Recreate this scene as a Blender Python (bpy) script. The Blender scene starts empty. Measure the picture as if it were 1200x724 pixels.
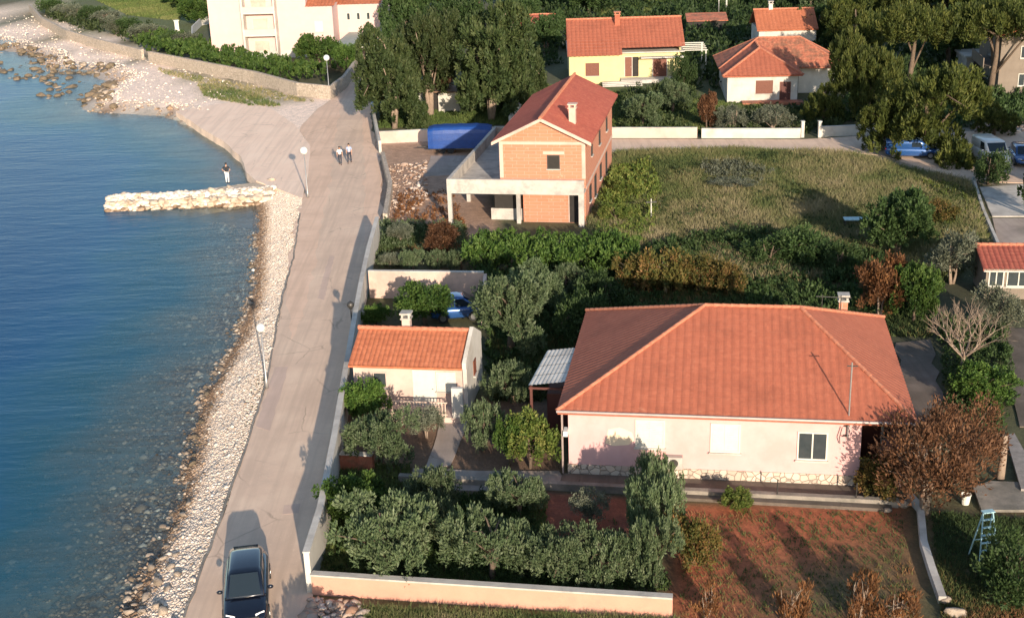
import bpy, bmesh, math, random
import numpy as np
from mathutils import Vector, Matrix, Euler
R = math.radians
rng = np.random.default_rng(7); random.seed(7)
scn = bpy.context.scene
col = bpy.context.scene.collection

# ------------------------------------------------------------------ camera
F, TH, RO, H = 1500.0, R(20), R(-2), 27.0
_cx = np.array([1, 0, 0.]); _fw = np.array([0, math.cos(TH), -math.sin(TH)]); _up = np.array([0, math.sin(TH), math.cos(TH)])
_rt = _cx*math.cos(RO) + _up*math.sin(RO); _u2 = -_cx*math.sin(RO) + _up*math.cos(RO)
def P(x, y, z=0.0):                      # survey helper: place on the level z seen at photo position x, y
    d = _fw + _rt*(x-600)/F + _u2*(362-y)/F
    t = (z-H)/d[2]
    p = d*t
    return (float(p[0]), float(p[1]), float(z))
cam = bpy.data.objects.new('camera', bpy.data.cameras.new('camera')); col.objects.link(cam)
m = Matrix((( _rt[0], _u2[0], -_fw[0], 0), (_rt[1], _u2[1], -_fw[1], 0), (_rt[2], _u2[2], -_fw[2], H), (0, 0, 0, 1)))
cam.matrix_world = m
cam.data.sensor_width = 36; cam.data.lens = F/1200*36; cam.data.clip_end = 6000; cam.data.clip_start = .5
scn.camera = cam

# ------------------------------------------------------------------ light
EL = R(14.2); SD = Vector((-0.23, 0.973, 0)).normalized()
ld = Vector((SD.x*math.cos(EL), SD.y*math.cos(EL), -math.sin(EL)))
sun = bpy.data.lights.new('sun', 'SUN'); sun.energy = 5.0; sun.angle = R(.6); sun.color = (1, .845, .665)
so = bpy.data.objects.new('sun', sun); col.objects.link(so); so.rotation_euler = ld.to_track_quat('-Z', 'Y').to_euler(); so.location = (20, -60, 60)
w = bpy.data.worlds.new('World'); scn.world = w; w.use_nodes = True
nt = w.node_tree; bg = nt.nodes['Background']
sky = nt.nodes.new('ShaderNodeTexSky'); sky.sky_type = 'NISHITA'; sky.sun_disc = False
sky.sun_elevation = EL; sky.sun_rotation = math.atan2(-SD.x, -SD.y); sky.air_density = 1.0; sky.dust_density = .6
nt.links.new(sky.outputs[0], bg.inputs[0]); bg.inputs[1].default_value = .15
scn.view_settings.view_transform = 'Standard'; scn.view_settings.look = 'None'; scn.view_settings.gamma = 1
scn.view_settings.exposure = 0.62
scn.view_settings.use_curve_mapping = False
scn.render.engine = 'CYCLES'
scn.cycles.max_bounces = 6; scn.cycles.transparent_max_bounces = 8; scn.cycles.diffuse_bounces = 3

# ------------------------------------------------------------------ materials
def new_mat(name):
    m = bpy.data.materials.new(name); m.use_nodes = True
    nt = m.node_tree; b = nt.nodes['Principled BSDF']
    return m, nt, b
def N(nt, t, **k):
    n = nt.nodes.new('ShaderNode'+t)
    for a, v in k.items(): setattr(n, a, v)
    return n
def ramp(nt, src, stops):
    r = N(nt, 'ValToRGB'); e = r.color_ramp.elements
    while len(e) < len(stops): e.new(.5)
    for i, (p, c) in enumerate(stops):
        e[i].position = p; e[i].color = (*c, 1) if len(c) == 3 else c
    nt.links.new(src, r.inputs[0]); return r.outputs[0]
def mixc(nt, a, b, f, mode='MIX'):
    n = N(nt, 'Mix', data_type='RGBA', blend_type=mode)
    for s, v in ((0, f), (6, a), (7, b)):
        if hasattr(v, 'links') or isinstance(v, bpy.types.NodeSocket): nt.links.new(v, n.inputs[s])
        else: n.inputs[s].default_value = v if s == 0 else (*v, 1)
    return n.outputs[2]
def noise(nt, scale, detail=4, rough=.6, vec=None, coord='Object'):
    n = N(nt, 'TexNoise'); n.inputs['Scale'].default_value = scale; n.inputs['Detail'].default_value = detail; n.inputs['Roughness'].default_value = rough
    if vec is None:
        tc = N(nt, 'TexCoord'); vec = tc.outputs[coord]
    nt.links.new(vec, n.inputs['Vector']); return n.outputs[0]
def bump(nt, b, h, dist, st=1.0):
    n = N(nt, 'Bump'); n.inputs['Distance'].default_value = dist; n.inputs['Strength'].default_value = st
    nt.links.new(h, n.inputs['Height']); nt.links.new(n.outputs[0], b.inputs['Normal'])
def M(name, c, c2=None, rough=.8, scale=2.0, metal=0, bmp=0, bscale=None, c3=None, big=.35, coat=0):
    """Surface with two scales of natural colour variation."""
    m, nt, b = new_mat(name)
    c2 = c2 or tuple(min(1, v*.78) for v in c)
    o = ramp(nt, noise(nt, scale, 6, .65), [(.35, c), (.68, c2)])
    if c3: o = mixc(nt, o, c3, ramp(nt, noise(nt, big, 5, .7), [(.5, (0, 0, 0)), (.64, (.85, .85, .85))]))
    nt.links.new(o, b.inputs['Base Color'])
    b.inputs['Roughness'].default_value = rough; b.inputs['Metallic'].default_value = metal
    if coat: b.inputs['Coat Weight'].default_value = coat
    if bmp: bump(nt, b, noise(nt, bscale or scale*6, 5, .7), bmp)
    return m
def leaf_mat(name, ca, cb, cc=None, trans=.3):
    m, nt, b = new_mat(name)
    a = N(nt, 'Attribute', attribute_name='tint')
    o = ramp(nt, a.outputs['Fac'], [(0, ca), (.62, cb), (1, cc or cb)])
    oi = N(nt, 'ObjectInfo')
    hs = N(nt, 'HueSaturation'); mr = N(nt, 'MapRange'); mr.inputs[3].default_value = .8; mr.inputs[4].default_value = 1.22
    nt.links.new(oi.outputs['Random'], mr.inputs[0]); nt.links.new(mr.outputs[0], hs.inputs['Value']); nt.links.new(o, hs.inputs['Color'])
    nt.links.new(hs.outputs[0], b.inputs['Base Color']); b.inputs['Roughness'].default_value = .65
    b.inputs['Specular IOR Level'].default_value = .3
    t = N(nt, 'BsdfTranslucent'); nt.links.new(hs.outputs[0], t.inputs[0])
    mx = N(nt, 'MixShader'); mx.inputs[0].default_value = trans
    nt.links.new(b.outputs[0], mx.inputs[1]); nt.links.new(t.outputs[0], mx.inputs[2])
    nt.links.new(mx.outputs[0], nt.nodes['Material Output'].inputs[0])
    return m
def attr_mat(name, attr, rough=.9):
    pass
def tile_mat(name, c1, c2, c3, stain=None):
    m, nt, b = new_mat(name)
    tc = N(nt, 'TexCoord')
    v = N(nt, 'TexVoronoi'); v.inputs['Scale'].default_value = 5.5
    nt.links.new(tc.outputs['Object'], v.inputs['Vector'])
    sp = N(nt, 'SeparateColor'); nt.links.new(v.outputs['Color'], sp.inputs[0])
    o = ramp(nt, sp.outputs[0], [(0, c1), (.6, c2), (1, c3)])
    o = mixc(nt, o, tuple(x*.72 for x in c1), ramp(nt, noise(nt, .55, 6, .7), [(.5, (0, 0, 0)), (.75, (.8, .8, .8))]))
    o = mixc(nt, o, (.20, .105, .06), ramp(nt, noise(nt, 4.5, 8, .8), [(.60, (0, 0, 0)), (.68, (.55, .55, .55))]))
    o = mixc(nt, o, (.62, .33, .20), ramp(nt, noise(nt, 1.7, 5, .75), [(.62, (0, 0, 0)), (.8, (.4, .4, .4))]))
    if stain: o = mixc(nt, o, stain, ramp(nt, noise(nt, 1.1, 6, .75), [(.47, (0, 0, 0)), (.6, (.75, .75, .75))]))
    nt.links.new(o, b.inputs['Base Color']); b.inputs['Roughness'].default_value = .85
    bump(nt, b, noise(nt, 14, 3), .015)
    return m
def stone_mat(name, c1, c2, mortar, scale=3.2, w=.05, bmp=.03):
    m, nt, b = new_mat(name)
    tc = N(nt, 'TexCoord')
    v = N(nt, 'TexVoronoi', feature='DISTANCE_TO_EDGE'); v.inputs['Scale'].default_value = scale
    v2 = N(nt, 'TexVoronoi'); v2.inputs['Scale'].default_value = scale
    for q in (v, v2): nt.links.new(tc.outputs['Object'], q.inputs['Vector'])
    sp = N(nt, 'SeparateColor'); nt.links.new(v2.outputs['Color'], sp.inputs[0])
    o = ramp(nt, sp.outputs[0], [(0, c1), (1, c2)])
    e = ramp(nt, v.outputs[0], [(w*.4, (0, 0, 0)), (w, (1, 1, 1))])
    o = mixc(nt, mortar, o, e)
    nt.links.new(o, b.inputs['Base Color']); b.inputs['Roughness'].default_value = .9
    bump(nt, b, e, bmp)
    return m

MT = {}
MT['pink'] = M('pink_plaster', (.64, .385, .37), (.60, .355, .335), .9, 1.2, bmp=.006, c3=(.56, .325, .30))
MT['palepink'] = M('pale_pink_plaster', (.60, .43, .40), (.55, .395, .365), .9, .8)
MT['white'] = M('white_plaster', (.56, .53, .48), (.49, .46, .41), .9, 1.0, c3=(.40, .36, .31), bmp=.006)
MT['cottage'] = M('cottage_plaster', (.58, .44, .38), (.52, .39, .33), .9, 1.2, c3=(.46, .33, .28))
MT['yellow'] = M('yellow_plaster', (.62, .53, .27), (.56, .48, .24), .9, 1.0)
MT['whitepaint'] = M('white_paint', (.60, .575, .51), (.54, .52, .46), .5, 3)
MT['peach'] = M('peach_render', (.60, .30, .215), (.52, .265, .19), .9, 1.1, c3=(.42, .245, .185), bmp=.01)
MT['gardenpink'] = M('garden_wall_render', (.62, .44, .36), (.50, .36, .30), .9, 1.0, c3=(.40, .30, .25), bmp=.01)
MT['conc'] = M('raw_concrete', (.50, .46, .41), (.38, .35, .32), .9, 1.4, bmp=.012, c3=(.27, .25, .23))
MT['lconc'] = M('pale_concrete', (.56, .52, .47), (.44, .41, .37), .9, 1.0, bmp=.01, c3=(.34, .31, .28))
MT['villa'] = M('shaded_beige_render', (.22, .18, .145), (.18, .145, .115), .9, 1)  # beige darkened: the villa's shade is put into the wall colour
MT['dconc'] = M('weathered_concrete', (.30, .26, .22), (.20, .18, .155), .95, 1.5, bmp=.02, c3=(.13, .12, .10))
MT['tile'] = tile_mat('terracotta_tile', (.335, .096, .052), (.36, .106, .058), (.385, .118, .065))
MT['tileorange'] = tile_mat('orange_tile', (.38, .115, .055), (.43, .135, .062), (.48, .16, .08))
MT['tiledark'] = tile_mat('dark_red_tile', (.29, .068, .045), (.33, .08, .052), (.36, .10, .062))
MT['tilemoss'] = tile_mat('mossy_tile', (.36, .11, .06), (.42, .14, .08), (.47, .18, .10), stain=(.16, .09, .055))
MT['ridge'] = M('ridge_tile', (.48, .20, .12), (.36, .115, .065), .9, 5)
MT['gutter'] = M('gutter_metal', (.42, .33, .30), (.35, .27, .25), .5, 3, metal=.3)
MT['glass'] = M('window_glass', (.035, .045, .05), (.05, .06, .065), .08, 2)
MT['brown'] = M('brown_shutter', (.17, .055, .03), (.13, .04, .022), .6, 6)
MT['darkred'] = M('dark_red_wood', (.11, .035, .025), (.08, .025, .02), .7, 6)
MT['dark'] = M('dark_opening', (.03, .025, .022), (.02, .018, .016), .9, 3)
MT['iron'] = M('iron', (.09, .085, .08), (.06, .055, .05), .5, 5, metal=.6)
MT['steel'] = M('galvanised_steel', (.42, .41, .40), (.32, .31, .30), .45, 4, metal=.6)
MT['lamphead'] = M('lamp_opal', (.72, .71, .66), (.62, .61, .56), .35, 3)
MT['rail'] = M('painted_rail', (.66, .50, .40), (.55, .40, .32), .6, 4)
MT['plinth'] = stone_mat('rubble_plinth', (.62, .52, .42), (.44, .33, .26), (.30, .24, .19), 3.4, .06)
MT['drystone'] = stone_mat('dry_stone', (.52, .43, .35), (.40, .33, .26), (.27, .22, .175), 3.4, .045, .03)
MT['rock'] = M('beach_rock', (.46, .37, .29), (.30, .235, .18), .95, 1.6, bmp=.05, c3=(.17, .125, .085), big=.5)
MT['prock'] = M('breakwater_rock', (.62, .50, .38), (.46, .36, .27), .95, 1.4, bmp=.05, c3=(.30, .22, .15), big=.6)
MT['brock'] = M('weedy_rock', (.20, .15, .10), (.13, .095, .06), .9, 2, bmp=.04, c3=(.08, .07, .045))
MT['bark'] = M('bark', (.16, .115, .08), (.10, .07, .05), .95, 6, bmp=.03)
MT['palebark'] = M('pale_bark', (.33, .25, .19), (.22, .16, .12), .95, 5, bmp=.02)
MT['tarp'] = M('blue_tarpaulin', (.008, .055, .25), (.006, .04, .19), .45, 2, bmp=.02)
MT['navy'] = M('navy_car_paint', (.006, .009, .02), (.006, .0085, .018), .25, 2, metal=.3, coat=1)
MT['bluecar'] = M('blue_car_paint', (.03, .10, .30), (.025, .09, .27), .25, 2, metal=.3, coat=1)
MT['vanwhite'] = M('white_van_paint', (.70, .71, .72), (.66, .67, .68), .3, 2, coat=.5)
MT['carglass'] = M('car_glass', (.02, .03, .04), (.02, .03, .04), .05, 2)
MT['tyre'] = M('tyre_rubber', (.02, .02, .02), (.03, .03, .03), .9, 5)
MT['rim'] = M('wheel_rim', (.45, .45, .46), (.35, .35, .36), .3, 5, metal=.9)
MT['headlight'] = M('headlight_lens', (.75, .77, .8), (.65, .67, .7), .1, 5)
MT['redlight'] = M('tail_light_lens', (.4, .02, .02), (.3, .02, .02), .2, 5)
MT['plate'] = M('number_plate', (.75, .75, .73), (.7, .7, .68), .4, 5)
MT['corr'] = M('white_corrugated_sheet', (.62, .58, .53), (.48, .45, .41), .7, 1.5, c3=(.36, .33, .3))
MT['canopy'] = M('grey_green_canopy', (.34, .38, .34), (.26, .30, .27), .7, 1.0)
MT['skin'] = M('skin', (.50, .28, .19), (.45, .25, .17), .6, 5)
MT['hair'] = M('dark_hair', (.025, .018, .013), (.02, .014, .01), .7, 20)
MT['blackcloth'] = M('black_cloth', (.02, .02, .024), (.03, .03, .034), .9, 8)
MT['whitecloth'] = M('white_cloth', (.70, .69, .68), (.6, .59, .58), .9, 8)
MT['bluecloth'] = M('pale_blue_cloth', (.36, .43, .62), (.30, .37, .55), .9, 8)
MT['denim'] = M('dark_trousers', (.035, .04, .06), (.03, .034, .05), .9, 8)
MT['palecloth'] = M('pale_trousers', (.52, .50, .47), (.45, .43, .40), .9, 8)
MT['ladder'] = M('pale_blue_metal', (.34, .52, .56), (.28, .44, .48), .5, 5)
MT['plank'] = M('grey_plank', (.30, .27, .25), (.20, .18, .165), .9, 3, bmp=.02)
MT['wood'] = M('weathered_wood', (.26, .16, .10), (.17, .10, .065), .9, 4)
MT['bucket'] = M('white_plastic', (.72, .68, .58), (.62, .58, .5), .5, 4)
MT['blockwork'] = None

def brick_mat():
    m, nt, b = new_mat('hollow_clay_blockwork')
    tc = N(nt, 'TexCoord'); mp = N(nt, 'Mapping')
    # blocks run along the wall: use x+y of object space as the running coordinate
    sp = N(nt, 'SeparateXYZ'); nt.links.new(tc.outputs['Object'], sp.inputs[0])
    ad = N(nt, 'Math', operation='ADD'); nt.links.new(sp.outputs[0], ad.inputs[0]); nt.links.new(sp.outputs[1], ad.inputs[1])
    cb = N(nt, 'CombineXYZ'); nt.links.new(ad.outputs[0], cb.inputs[0]); nt.links.new(sp.outputs[2], cb.inputs[1])
    br = N(nt, 'TexBrick'); br.offset = .37; nt.links.new(cb.outputs[0], br.inputs['Vector'])
    br.inputs['Scale'].default_value = 1; br.inputs['Brick Width'].default_value = .9; br.inputs['Row Height'].default_value = .26
    br.inputs['Mortar Size'].default_value = .022; br.inputs['Mortar Smooth'].default_value = .3
    br.inputs['Color1'].default_value = (.55, .205, .12, 1); br.inputs['Color2'].default_value = (.51, .185, .105, 1); br.inputs['Mortar'].default_value = (.50, .33, .25, 1)
    o = mixc(nt, br.outputs[0], (.66, .44, .32), ramp(nt, noise(nt, 2.2, 6, .8), [(.60, (0, 0, 0)), (.70, (.8, .8, .8))]))
    nt.links.new(o, b.inputs['Base Color']); b.inputs['Roughness'].default_value = .9
    bump(nt, b, br.outputs[1], -.02)
    return m
MT['brick'] = brick_mat()

def asphalt_mat(name, base, dusty, dark, light):
    m, nt, b = new_mat(name)
    o = ramp(nt, noise(nt, .35, 7, .65), [(.36, dark), (.5, base), (.66, dusty)])
    o = mixc(nt, o, light, ramp(nt, noise(nt, 9, 6, .8), [(.55, (0, 0, 0)), (.8, (.5, .5, .5))]))
    o = mixc(nt, o, tuple(v*.62 for v in base), ramp(nt, noise(nt, 1.3, 8, .75), [(.6, (0, 0, 0)), (.72, (.45, .45, .45))]))
    tc = N(nt, 'TexCoord'); mp = N(nt, 'Mapping'); mp.inputs['Scale'].default_value = (1.9, .07, 1); mp.inputs['Rotation'].default_value = (0, 0, R(-4)); nt.links.new(tc.outputs['Object'], mp.inputs[0])
    o = mixc(nt, o, tuple(v*.80 for v in base), ramp(nt, noise(nt, 1.0, 4, .6, mp.outputs[0]), [(.46, (0, 0, 0)), (.62, (.6, .6, .6))]))
    vc = N(nt, 'TexVoronoi', feature='DISTANCE_TO_EDGE'); vc.inputs['Scale'].default_value = .42
    wv = N(nt, 'Mix', data_type='VECTOR'); wv.inputs[0].default_value = .22; nn = N(nt, 'TexNoise'); nn.inputs['Scale'].default_value = 1.4; nn.inputs['Detail'].default_value = 6
    nt.links.new(tc.outputs['Object'], wv.inputs[4]); nt.links.new(tc.outputs['Object'], nn.inputs['Vector']); nt.links.new(nn.outputs[1], wv.inputs[5]); nt.links.new(wv.outputs[1], vc.inputs['Vector'])
    ck = N(nt, 'Math', operation='MULTIPLY'); nt.links.new(ramp(nt, vc.outputs[0], [(.004, (.55, .55, .55)), (.016, (0, 0, 0))]), ck.inputs[0]); nt.links.new(ramp(nt, noise(nt, .28, 3), [(.5, (0, 0, 0)), (.6, (1, 1, 1))]), ck.inputs[1])
    o = mixc(nt, o, tuple(v*.45 for v in base), ck.outputs[0])
    gv = N(nt, 'TexVoronoi'); gv.inputs['Scale'].default_value = 5.5; nt.links.new(tc.outputs['Object'], gv.inputs['Vector'])
    o = mixc(nt, o, light, ramp(nt, gv.outputs[0], [(.07, (.8, .8, .8)), (.13, (0, 0, 0))]))
    nt.links.new(o, b.inputs['Base Color']); b.inputs['Roughness'].default_value = .88
    bump(nt, b, noise(nt, 30, 6, .8), .008)
    return m
MT['road'] = asphalt_mat('dusty_road', (.68, .49, .365), (.74, .55, .41), (.61, .44, .33), (.80, .65, .50))
MT['patch'] = asphalt_mat('road_patch', (.59, .425, .34), (.63, .46, .37), (.54, .385, .31), (.68, .52, .43))
MT['quay'] = asphalt_mat('quay_concrete', (.88, .65, .50), (.90, .68, .53), (.84, .61, .47), (.9, .74, .6))
MT['path'] = asphalt_mat('garden_path', (.36, .29, .25), (.42, .345, .29), (.24, .20, .17), (.46, .39, .33))
MT['dpath'] = asphalt_mat('shaded_earthy_path', (.12, .095, .075), (.17, .135, .11), (.08, .065, .05), (.2, .165, .135))  # earthy tone, darkened further for the shade over the house yard
MT['terr'] = asphalt_mat('pale_terrace', (.50, .44, .38), (.58, .52, .46), (.40, .35, .3), (.6, .55, .5))

def ground_mat():
    m, nt, b = new_mat('ground')
    a = N(nt, 'Attribute', attribute_name='zone')
    o = mixc(nt, a.outputs['Color'], (.5, .5, .5), .55, 'OVERLAY')
    nn = ramp(nt, noise(nt, 1.6, 8, .8), [(.3, (.6, .6, .6)), (.7, (1.35, 1.35, 1.35))])
    o = mixc(nt, a.outputs['Color'], nn, 1.0, 'MULTIPLY')
    n2 = ramp(nt, noise(nt, 9, 6, .8), [(.3, (.7, .7, .7)), (.7, (1.3, 1.3, 1.3))])
    o = mixc(nt, o, n2, 1.0, 'MULTIPLY')
    nt.links.new(o, b.inputs['Base Color']); b.inputs['Roughness'].default_value = .95
    bump(nt, b, noise(nt, 5, 8, .8), .05)
    return m
def tint_mat(name, stops, rough=.9):
    m, nt, b = new_mat(name)
    a = N(nt, 'Attribute', attribute_name='tint')
    o = ramp(nt, a.outputs['Fac'], stops)
    nt.links.new(o, b.inputs['Base Color']); b.inputs['Roughness'].default_value = rough
    return m
MT['ground'] = ground_mat()
MT['pebble'] = tint_mat('pebbles', [(0, (.15, .095, .06)), (.18, (.34, .23, .15)), (.45, (.60, .49, .40)), (.8, (.72, .62, .53)), (1, (.84, .78, .70))])
MT['wetstone'] = tint_mat('submerged_stones', [(0, (.10, .075, .05)), (.4, (.27, .21, .16)), (.75, (.5, .42, .34)), (1, (.8, .76, .68))])
MT['fieldgrass'] = tint_mat('field_grass', [(0, (.055, .085, .022)), (.35, (.11, .13, .04)), (.65, (.175, .16, .07)), (1, (.28, .23, .13))])
MT['weeds'] = tint_mat('weeds', [(0, (.03, .055, .013)), (.45, (.065, .085, .022)), (.7, (.16, .09, .035)), (1, (.28, .12, .055))])
MT['lawn'] = tint_mat('lawn', [(0, (.05, .085, .015)), (.6, (.10, .13, .03)), (1, (.17, .17, .06))])
MT['rubble'] = tint_mat('rubble', [(0, (.26, .15, .10)), (.6, (.40, .30, .24)), (1, (.56, .48, .42))])

LM = dict(
 olive=leaf_mat('olive_leaves', (0.059, 0.095, 0.040), (0.113, 0.151, 0.072), (0.186, 0.223, 0.128)),
 green=leaf_mat('green_leaves', (0.030, 0.071, 0.012), (0.073, 0.131, 0.024), (0.126, 0.189, 0.043)),
 dark=leaf_mat('dark_leaves', (0.023, 0.048, 0.013), (0.046, 0.081, 0.023), (0.076, 0.114, 0.040)),
 pine=leaf_mat('pine_needles', (0.040, 0.058, 0.013), (0.083, 0.102, 0.020), (0.142, 0.149, 0.036)),
 cypress=leaf_mat('conifer_leaves', (0.029, 0.049, 0.016), (0.053, 0.076, 0.024), (0.085, 0.102, 0.041)),
 yellow=leaf_mat('yellow_green_leaves', (0.062, 0.101, 0.019), (0.123, 0.162, 0.032), (0.229, 0.222, 0.063)),
 rust=leaf_mat('rust_leaves', (0.097, 0.046, 0.020), (0.193, 0.084, 0.036), (0.289, 0.139, 0.054)),
 brown=leaf_mat('brown_leaves', (0.069, 0.035, 0.019), (0.129, 0.060, 0.030), (0.202, 0.099, 0.048)),
 mixed=leaf_mat('autumn_mixed_leaves', (0.045, 0.070, 0.018), (0.147, 0.112, 0.030), (0.247, 0.130, 0.052)),
 grey=leaf_mat('grey_leaves', (0.079, 0.091, 0.057), (0.142, 0.156, 0.106), (0.221, 0.232, 0.169)),
)

# ------------------------------------------------------------------ mesh helpers
class MB:
    def __init__(s): s.v = []; s.f = []; s.m = []
    def add(s, vs, fs, mi=0):
        o = len(s.v); s.v += [tuple(map(float, v)) for v in vs]; s.f += [tuple(i+o for i in f) for f in fs]; s.m += [mi]*len(fs); return s
    def box(s, x0, x1, y0, y1, z0, z1, mi=0):
        return s.add([(x0,y0,z0),(x1,y0,z0),(x1,y1,z0),(x0,y1,z0),(x0,y0,z1),(x1,y0,z1),(x1,y1,z1),(x0,y1,z1)],
                     [(0,3,2,1),(4,5,6,7),(0,1,5,4),(1,2,6,5),(2,3,7,6),(3,0,4,7)], mi)
    def prism(s, pts, z0, z1, mi=0):
        n = len(pts)
        a = sum(pts[i][0]*pts[(i+1)%n][1]-pts[(i+1)%n][0]*pts[i][1] for i in range(n))
        if a < 0: pts = pts[::-1]
        z0s = z0 if hasattr(z0, '__len__') else [z0]*n; z1s = z1 if hasattr(z1, '__len__') else [z1]*n
        vs = [(p[0],p[1],z0s[i]) for i,p in enumerate(pts)]+[(p[0],p[1],z1s[i]) for i,p in enumerate(pts)]
        return s.add(vs, [tuple(range(n-1,-1,-1)), tuple(range(n,2*n))]+[(i,(i+1)%n,n+(i+1)%n,n+i) for i in range(n)], mi)
    def tube(s, path, rad, n=8, mi=0, cap=True):
        path = [Vector(p) for p in path]; rads = rad if hasattr(rad, '__len__') else [rad]*len(path)
        vs = []; fs = []
        for i, p in enumerate(path):
            d = (path[min(i+1,len(path)-1)]-path[max(i-1,0)]).normalized()
            a = d.cross(Vector((0,0,1)) if abs(d.z) < .9 else Vector((1,0,0))).normalized(); b = d.cross(a)
            for k in range(n):
                t = 2*math.pi*k/n; vs.append(tuple(p+a*math.cos(t)*rads[i]+b*math.sin(t)*rads[i]))
        for i in range(len(path)-1):
            for k in range(n): fs.append((i*n+k, (i+1)*n+k, (i+1)*n+(k+1)%n, i*n+(k+1)%n))
        if cap: fs.append(tuple(range(n))); fs.append(tuple(range(len(path)*n-1, (len(path)-1)*n-1, -1)))
        return s.add(vs, fs, mi)
    def ball(s, c, r, n=10, m_=6, mi=0, sc=(1,1,1)):
        vs = [(c[0],c[1],c[2]+r*sc[2])]; fs = []
        for i in range(1, m_):
            for k in range(n):
                a = math.pi*i/m_; t = 2*math.pi*k/n
                vs.append((c[0]+r*sc[0]*math.sin(a)*math.cos(t), c[1]+r*sc[1]*math.sin(a)*math.sin(t), c[2]+r*sc[2]*math.cos(a)))
        vs.append((c[0],c[1],c[2]-r*sc[2])); L = len(vs)-1
        for k in range(n):
            fs.append((0, 1+k, 1+(k+1)%n)); fs.append((L, L-n+(k+1)%n, L-n+k))
            for i in range(m_-2): fs.append((1+i*n+k, 1+(i+1)*n+k, 1+(i+1)*n+(k+1)%n, 1+i*n+(k+1)%n))
        return s.add(vs, fs, mi)
    def lathe(s, prof, c=(0,0), n=14, mi=0):
        vs = []; fs = []
        for r, z in prof:
            for k in range(n): t = 2*math.pi*k/n; vs.append((c[0]+r*math.cos(t), c[1]+r*math.sin(t), z))
        for i in range(len(prof)-1):
            for k in range(n): fs.append((i*n+k, i*n+(k+1)%n, (i+1)*n+(k+1)%n, (i+1)*n+k))
        fs.append(tuple(range(n-1,-1,-1))); fs.append(tuple(range((len(prof)-1)*n, len(prof)*n)))
        return s.add(vs, fs, mi)
    def build(s, name, mats, parent=None, smooth=False):
        me = bpy.data.meshes.new(name); me.from_pydata(s.v, [], s.f)
        if not isinstance(mats, (list, tuple)): mats = [mats]
        for q in mats: me.materials.append(q)
        me.polygons.foreach_set('material_index', s.m)
        if smooth: me.polygons.foreach_set('use_smooth', [True]*len(me.polygons))
        me.update()
        return link(name, me, parent)
def link(name, me, parent=None):
    o = bpy.data.objects.new(name, me); col.objects.link(o)
    if parent: o.parent = parent
    return o
def tag(o, label=None, cat=None, group=None, kind=None):
    if label: o['label'] = label
    if cat: o['category'] = cat
    if group: o['group'] = group
    if kind: o['kind'] = kind
    return o
def thing(name, label, cat, loc, rz=0, group=None, scale=None):
    o = bpy.data.objects.new(name, None); col.objects.link(o); o.empty_display_size = .3
    o.location = loc; o.rotation_euler.z = rz
    if scale: o.scale = scale
    return tag(o, label, cat, group)
def copy_tree(o, parent=None):
    c = o.copy(); col.objects.link(c)
    if parent: c.parent = parent
    for ch in list(KIDS.get(o.name, [])) or [x for x in o.children]: copy_tree(ch, c)
    return c
KIDS = {}
def np_mesh(name, V, Fc, mat, tint=None, smooth=False):
    me = bpy.data.meshes.new(name)
    k = Fc.shape[1]
    me.vertices.add(len(V)); me.vertices.foreach_set('co', V.astype(np.float32).ravel())
    me.loops.add(Fc.size); me.loops.foreach_set('vertex_index', Fc.astype(np.int32).ravel())
    me.polygons.add(len(Fc)); me.polygons.foreach_set('loop_start', np.arange(0, Fc.size, k, dtype=np.int32))
    me.polygons.foreach_set('loop_total', np.full(len(Fc), k, dtype=np.int32))
    me.update(calc_edges=True)
    if tint is not None:
        a = me.attributes.new('tint', 'FLOAT', 'FACE'); a.data.foreach_set('value', np.clip(tint, 0, 1).astype(np.float32))
    me.materials.append(mat)
    if smooth: me.polygons.foreach_set('use_smooth', [True]*len(me.polygons))
    return me

# ------------------------------------------------------------------ terrain
def poly_inside(X, Y, poly):
    ins = np.zeros(X.shape, bool); n = len(poly)
    for i in range(n):
        x1, y1 = poly[i][:2]; x2, y2 = poly[(i+1) % n][:2]
        if y1 == y2: continue
        c = ((y1 > Y) != (y2 > Y)) & (X < (x2-x1)*(Y-y1)/(y2-y1)+x1)
        ins ^= c
    return ins
def line_dist(X, Y, pl):
    D = np.full(X.shape, 1e9)
    for i in range(len(pl)-1):
        ax, ay = pl[i][:2]; bx, by = pl[i+1][:2]; dx, dy = bx-ax, by-ay; L = dx*dx+dy*dy
        t = np.clip(((X-ax)*dx+(Y-ay)*dy)/L, 0, 1)
        D = np.minimum(D, np.hypot(X-ax-t*dx, Y-ay-t*dy))
    return D
WZ = -.7
shore_px = [(140,760),(150,724),(165,690),(185,640),(212,590),(225,540),(232,500),(246,460),(280,400),(298,350),(302,300),(304,250),(300,215),(287,203),(278,182),(240,157),(200,137),(160,133),(105,131),(98,121),(132,97),(112,86),(60,84),(44,66),(20,62),(0,55),(-60,40),(-150,20)]
shore = [(-14, -400), (-14.2, 20)] + [P(x, y, WZ)[:2] for x, y in shore_px] + [(-260, 330), (-900, 1400)]
land = shore + [(-900, 3000), (3000, 3000), (3000, -400)]
def vnoise(X, Y, s, seed):
    r = np.random.default_rng(seed); a = 0
    for k in range(5):
        th = r.uniform(0, 6.28); f = s*r.uniform(.6, 1.7)
        a = a + np.sin((X*math.cos(th)+Y*math.sin(th))*f + r.uniform(0, 6.28) + 1.3*np.sin((X*math.sin(th*1.7)-Y*math.cos(th*1.3))*f*.7))
    return a/5
def shore_d(X, Y):
    d = line_dist(X, Y, shore); return np.where(poly_inside(X, Y, land), d, -d)
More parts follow.
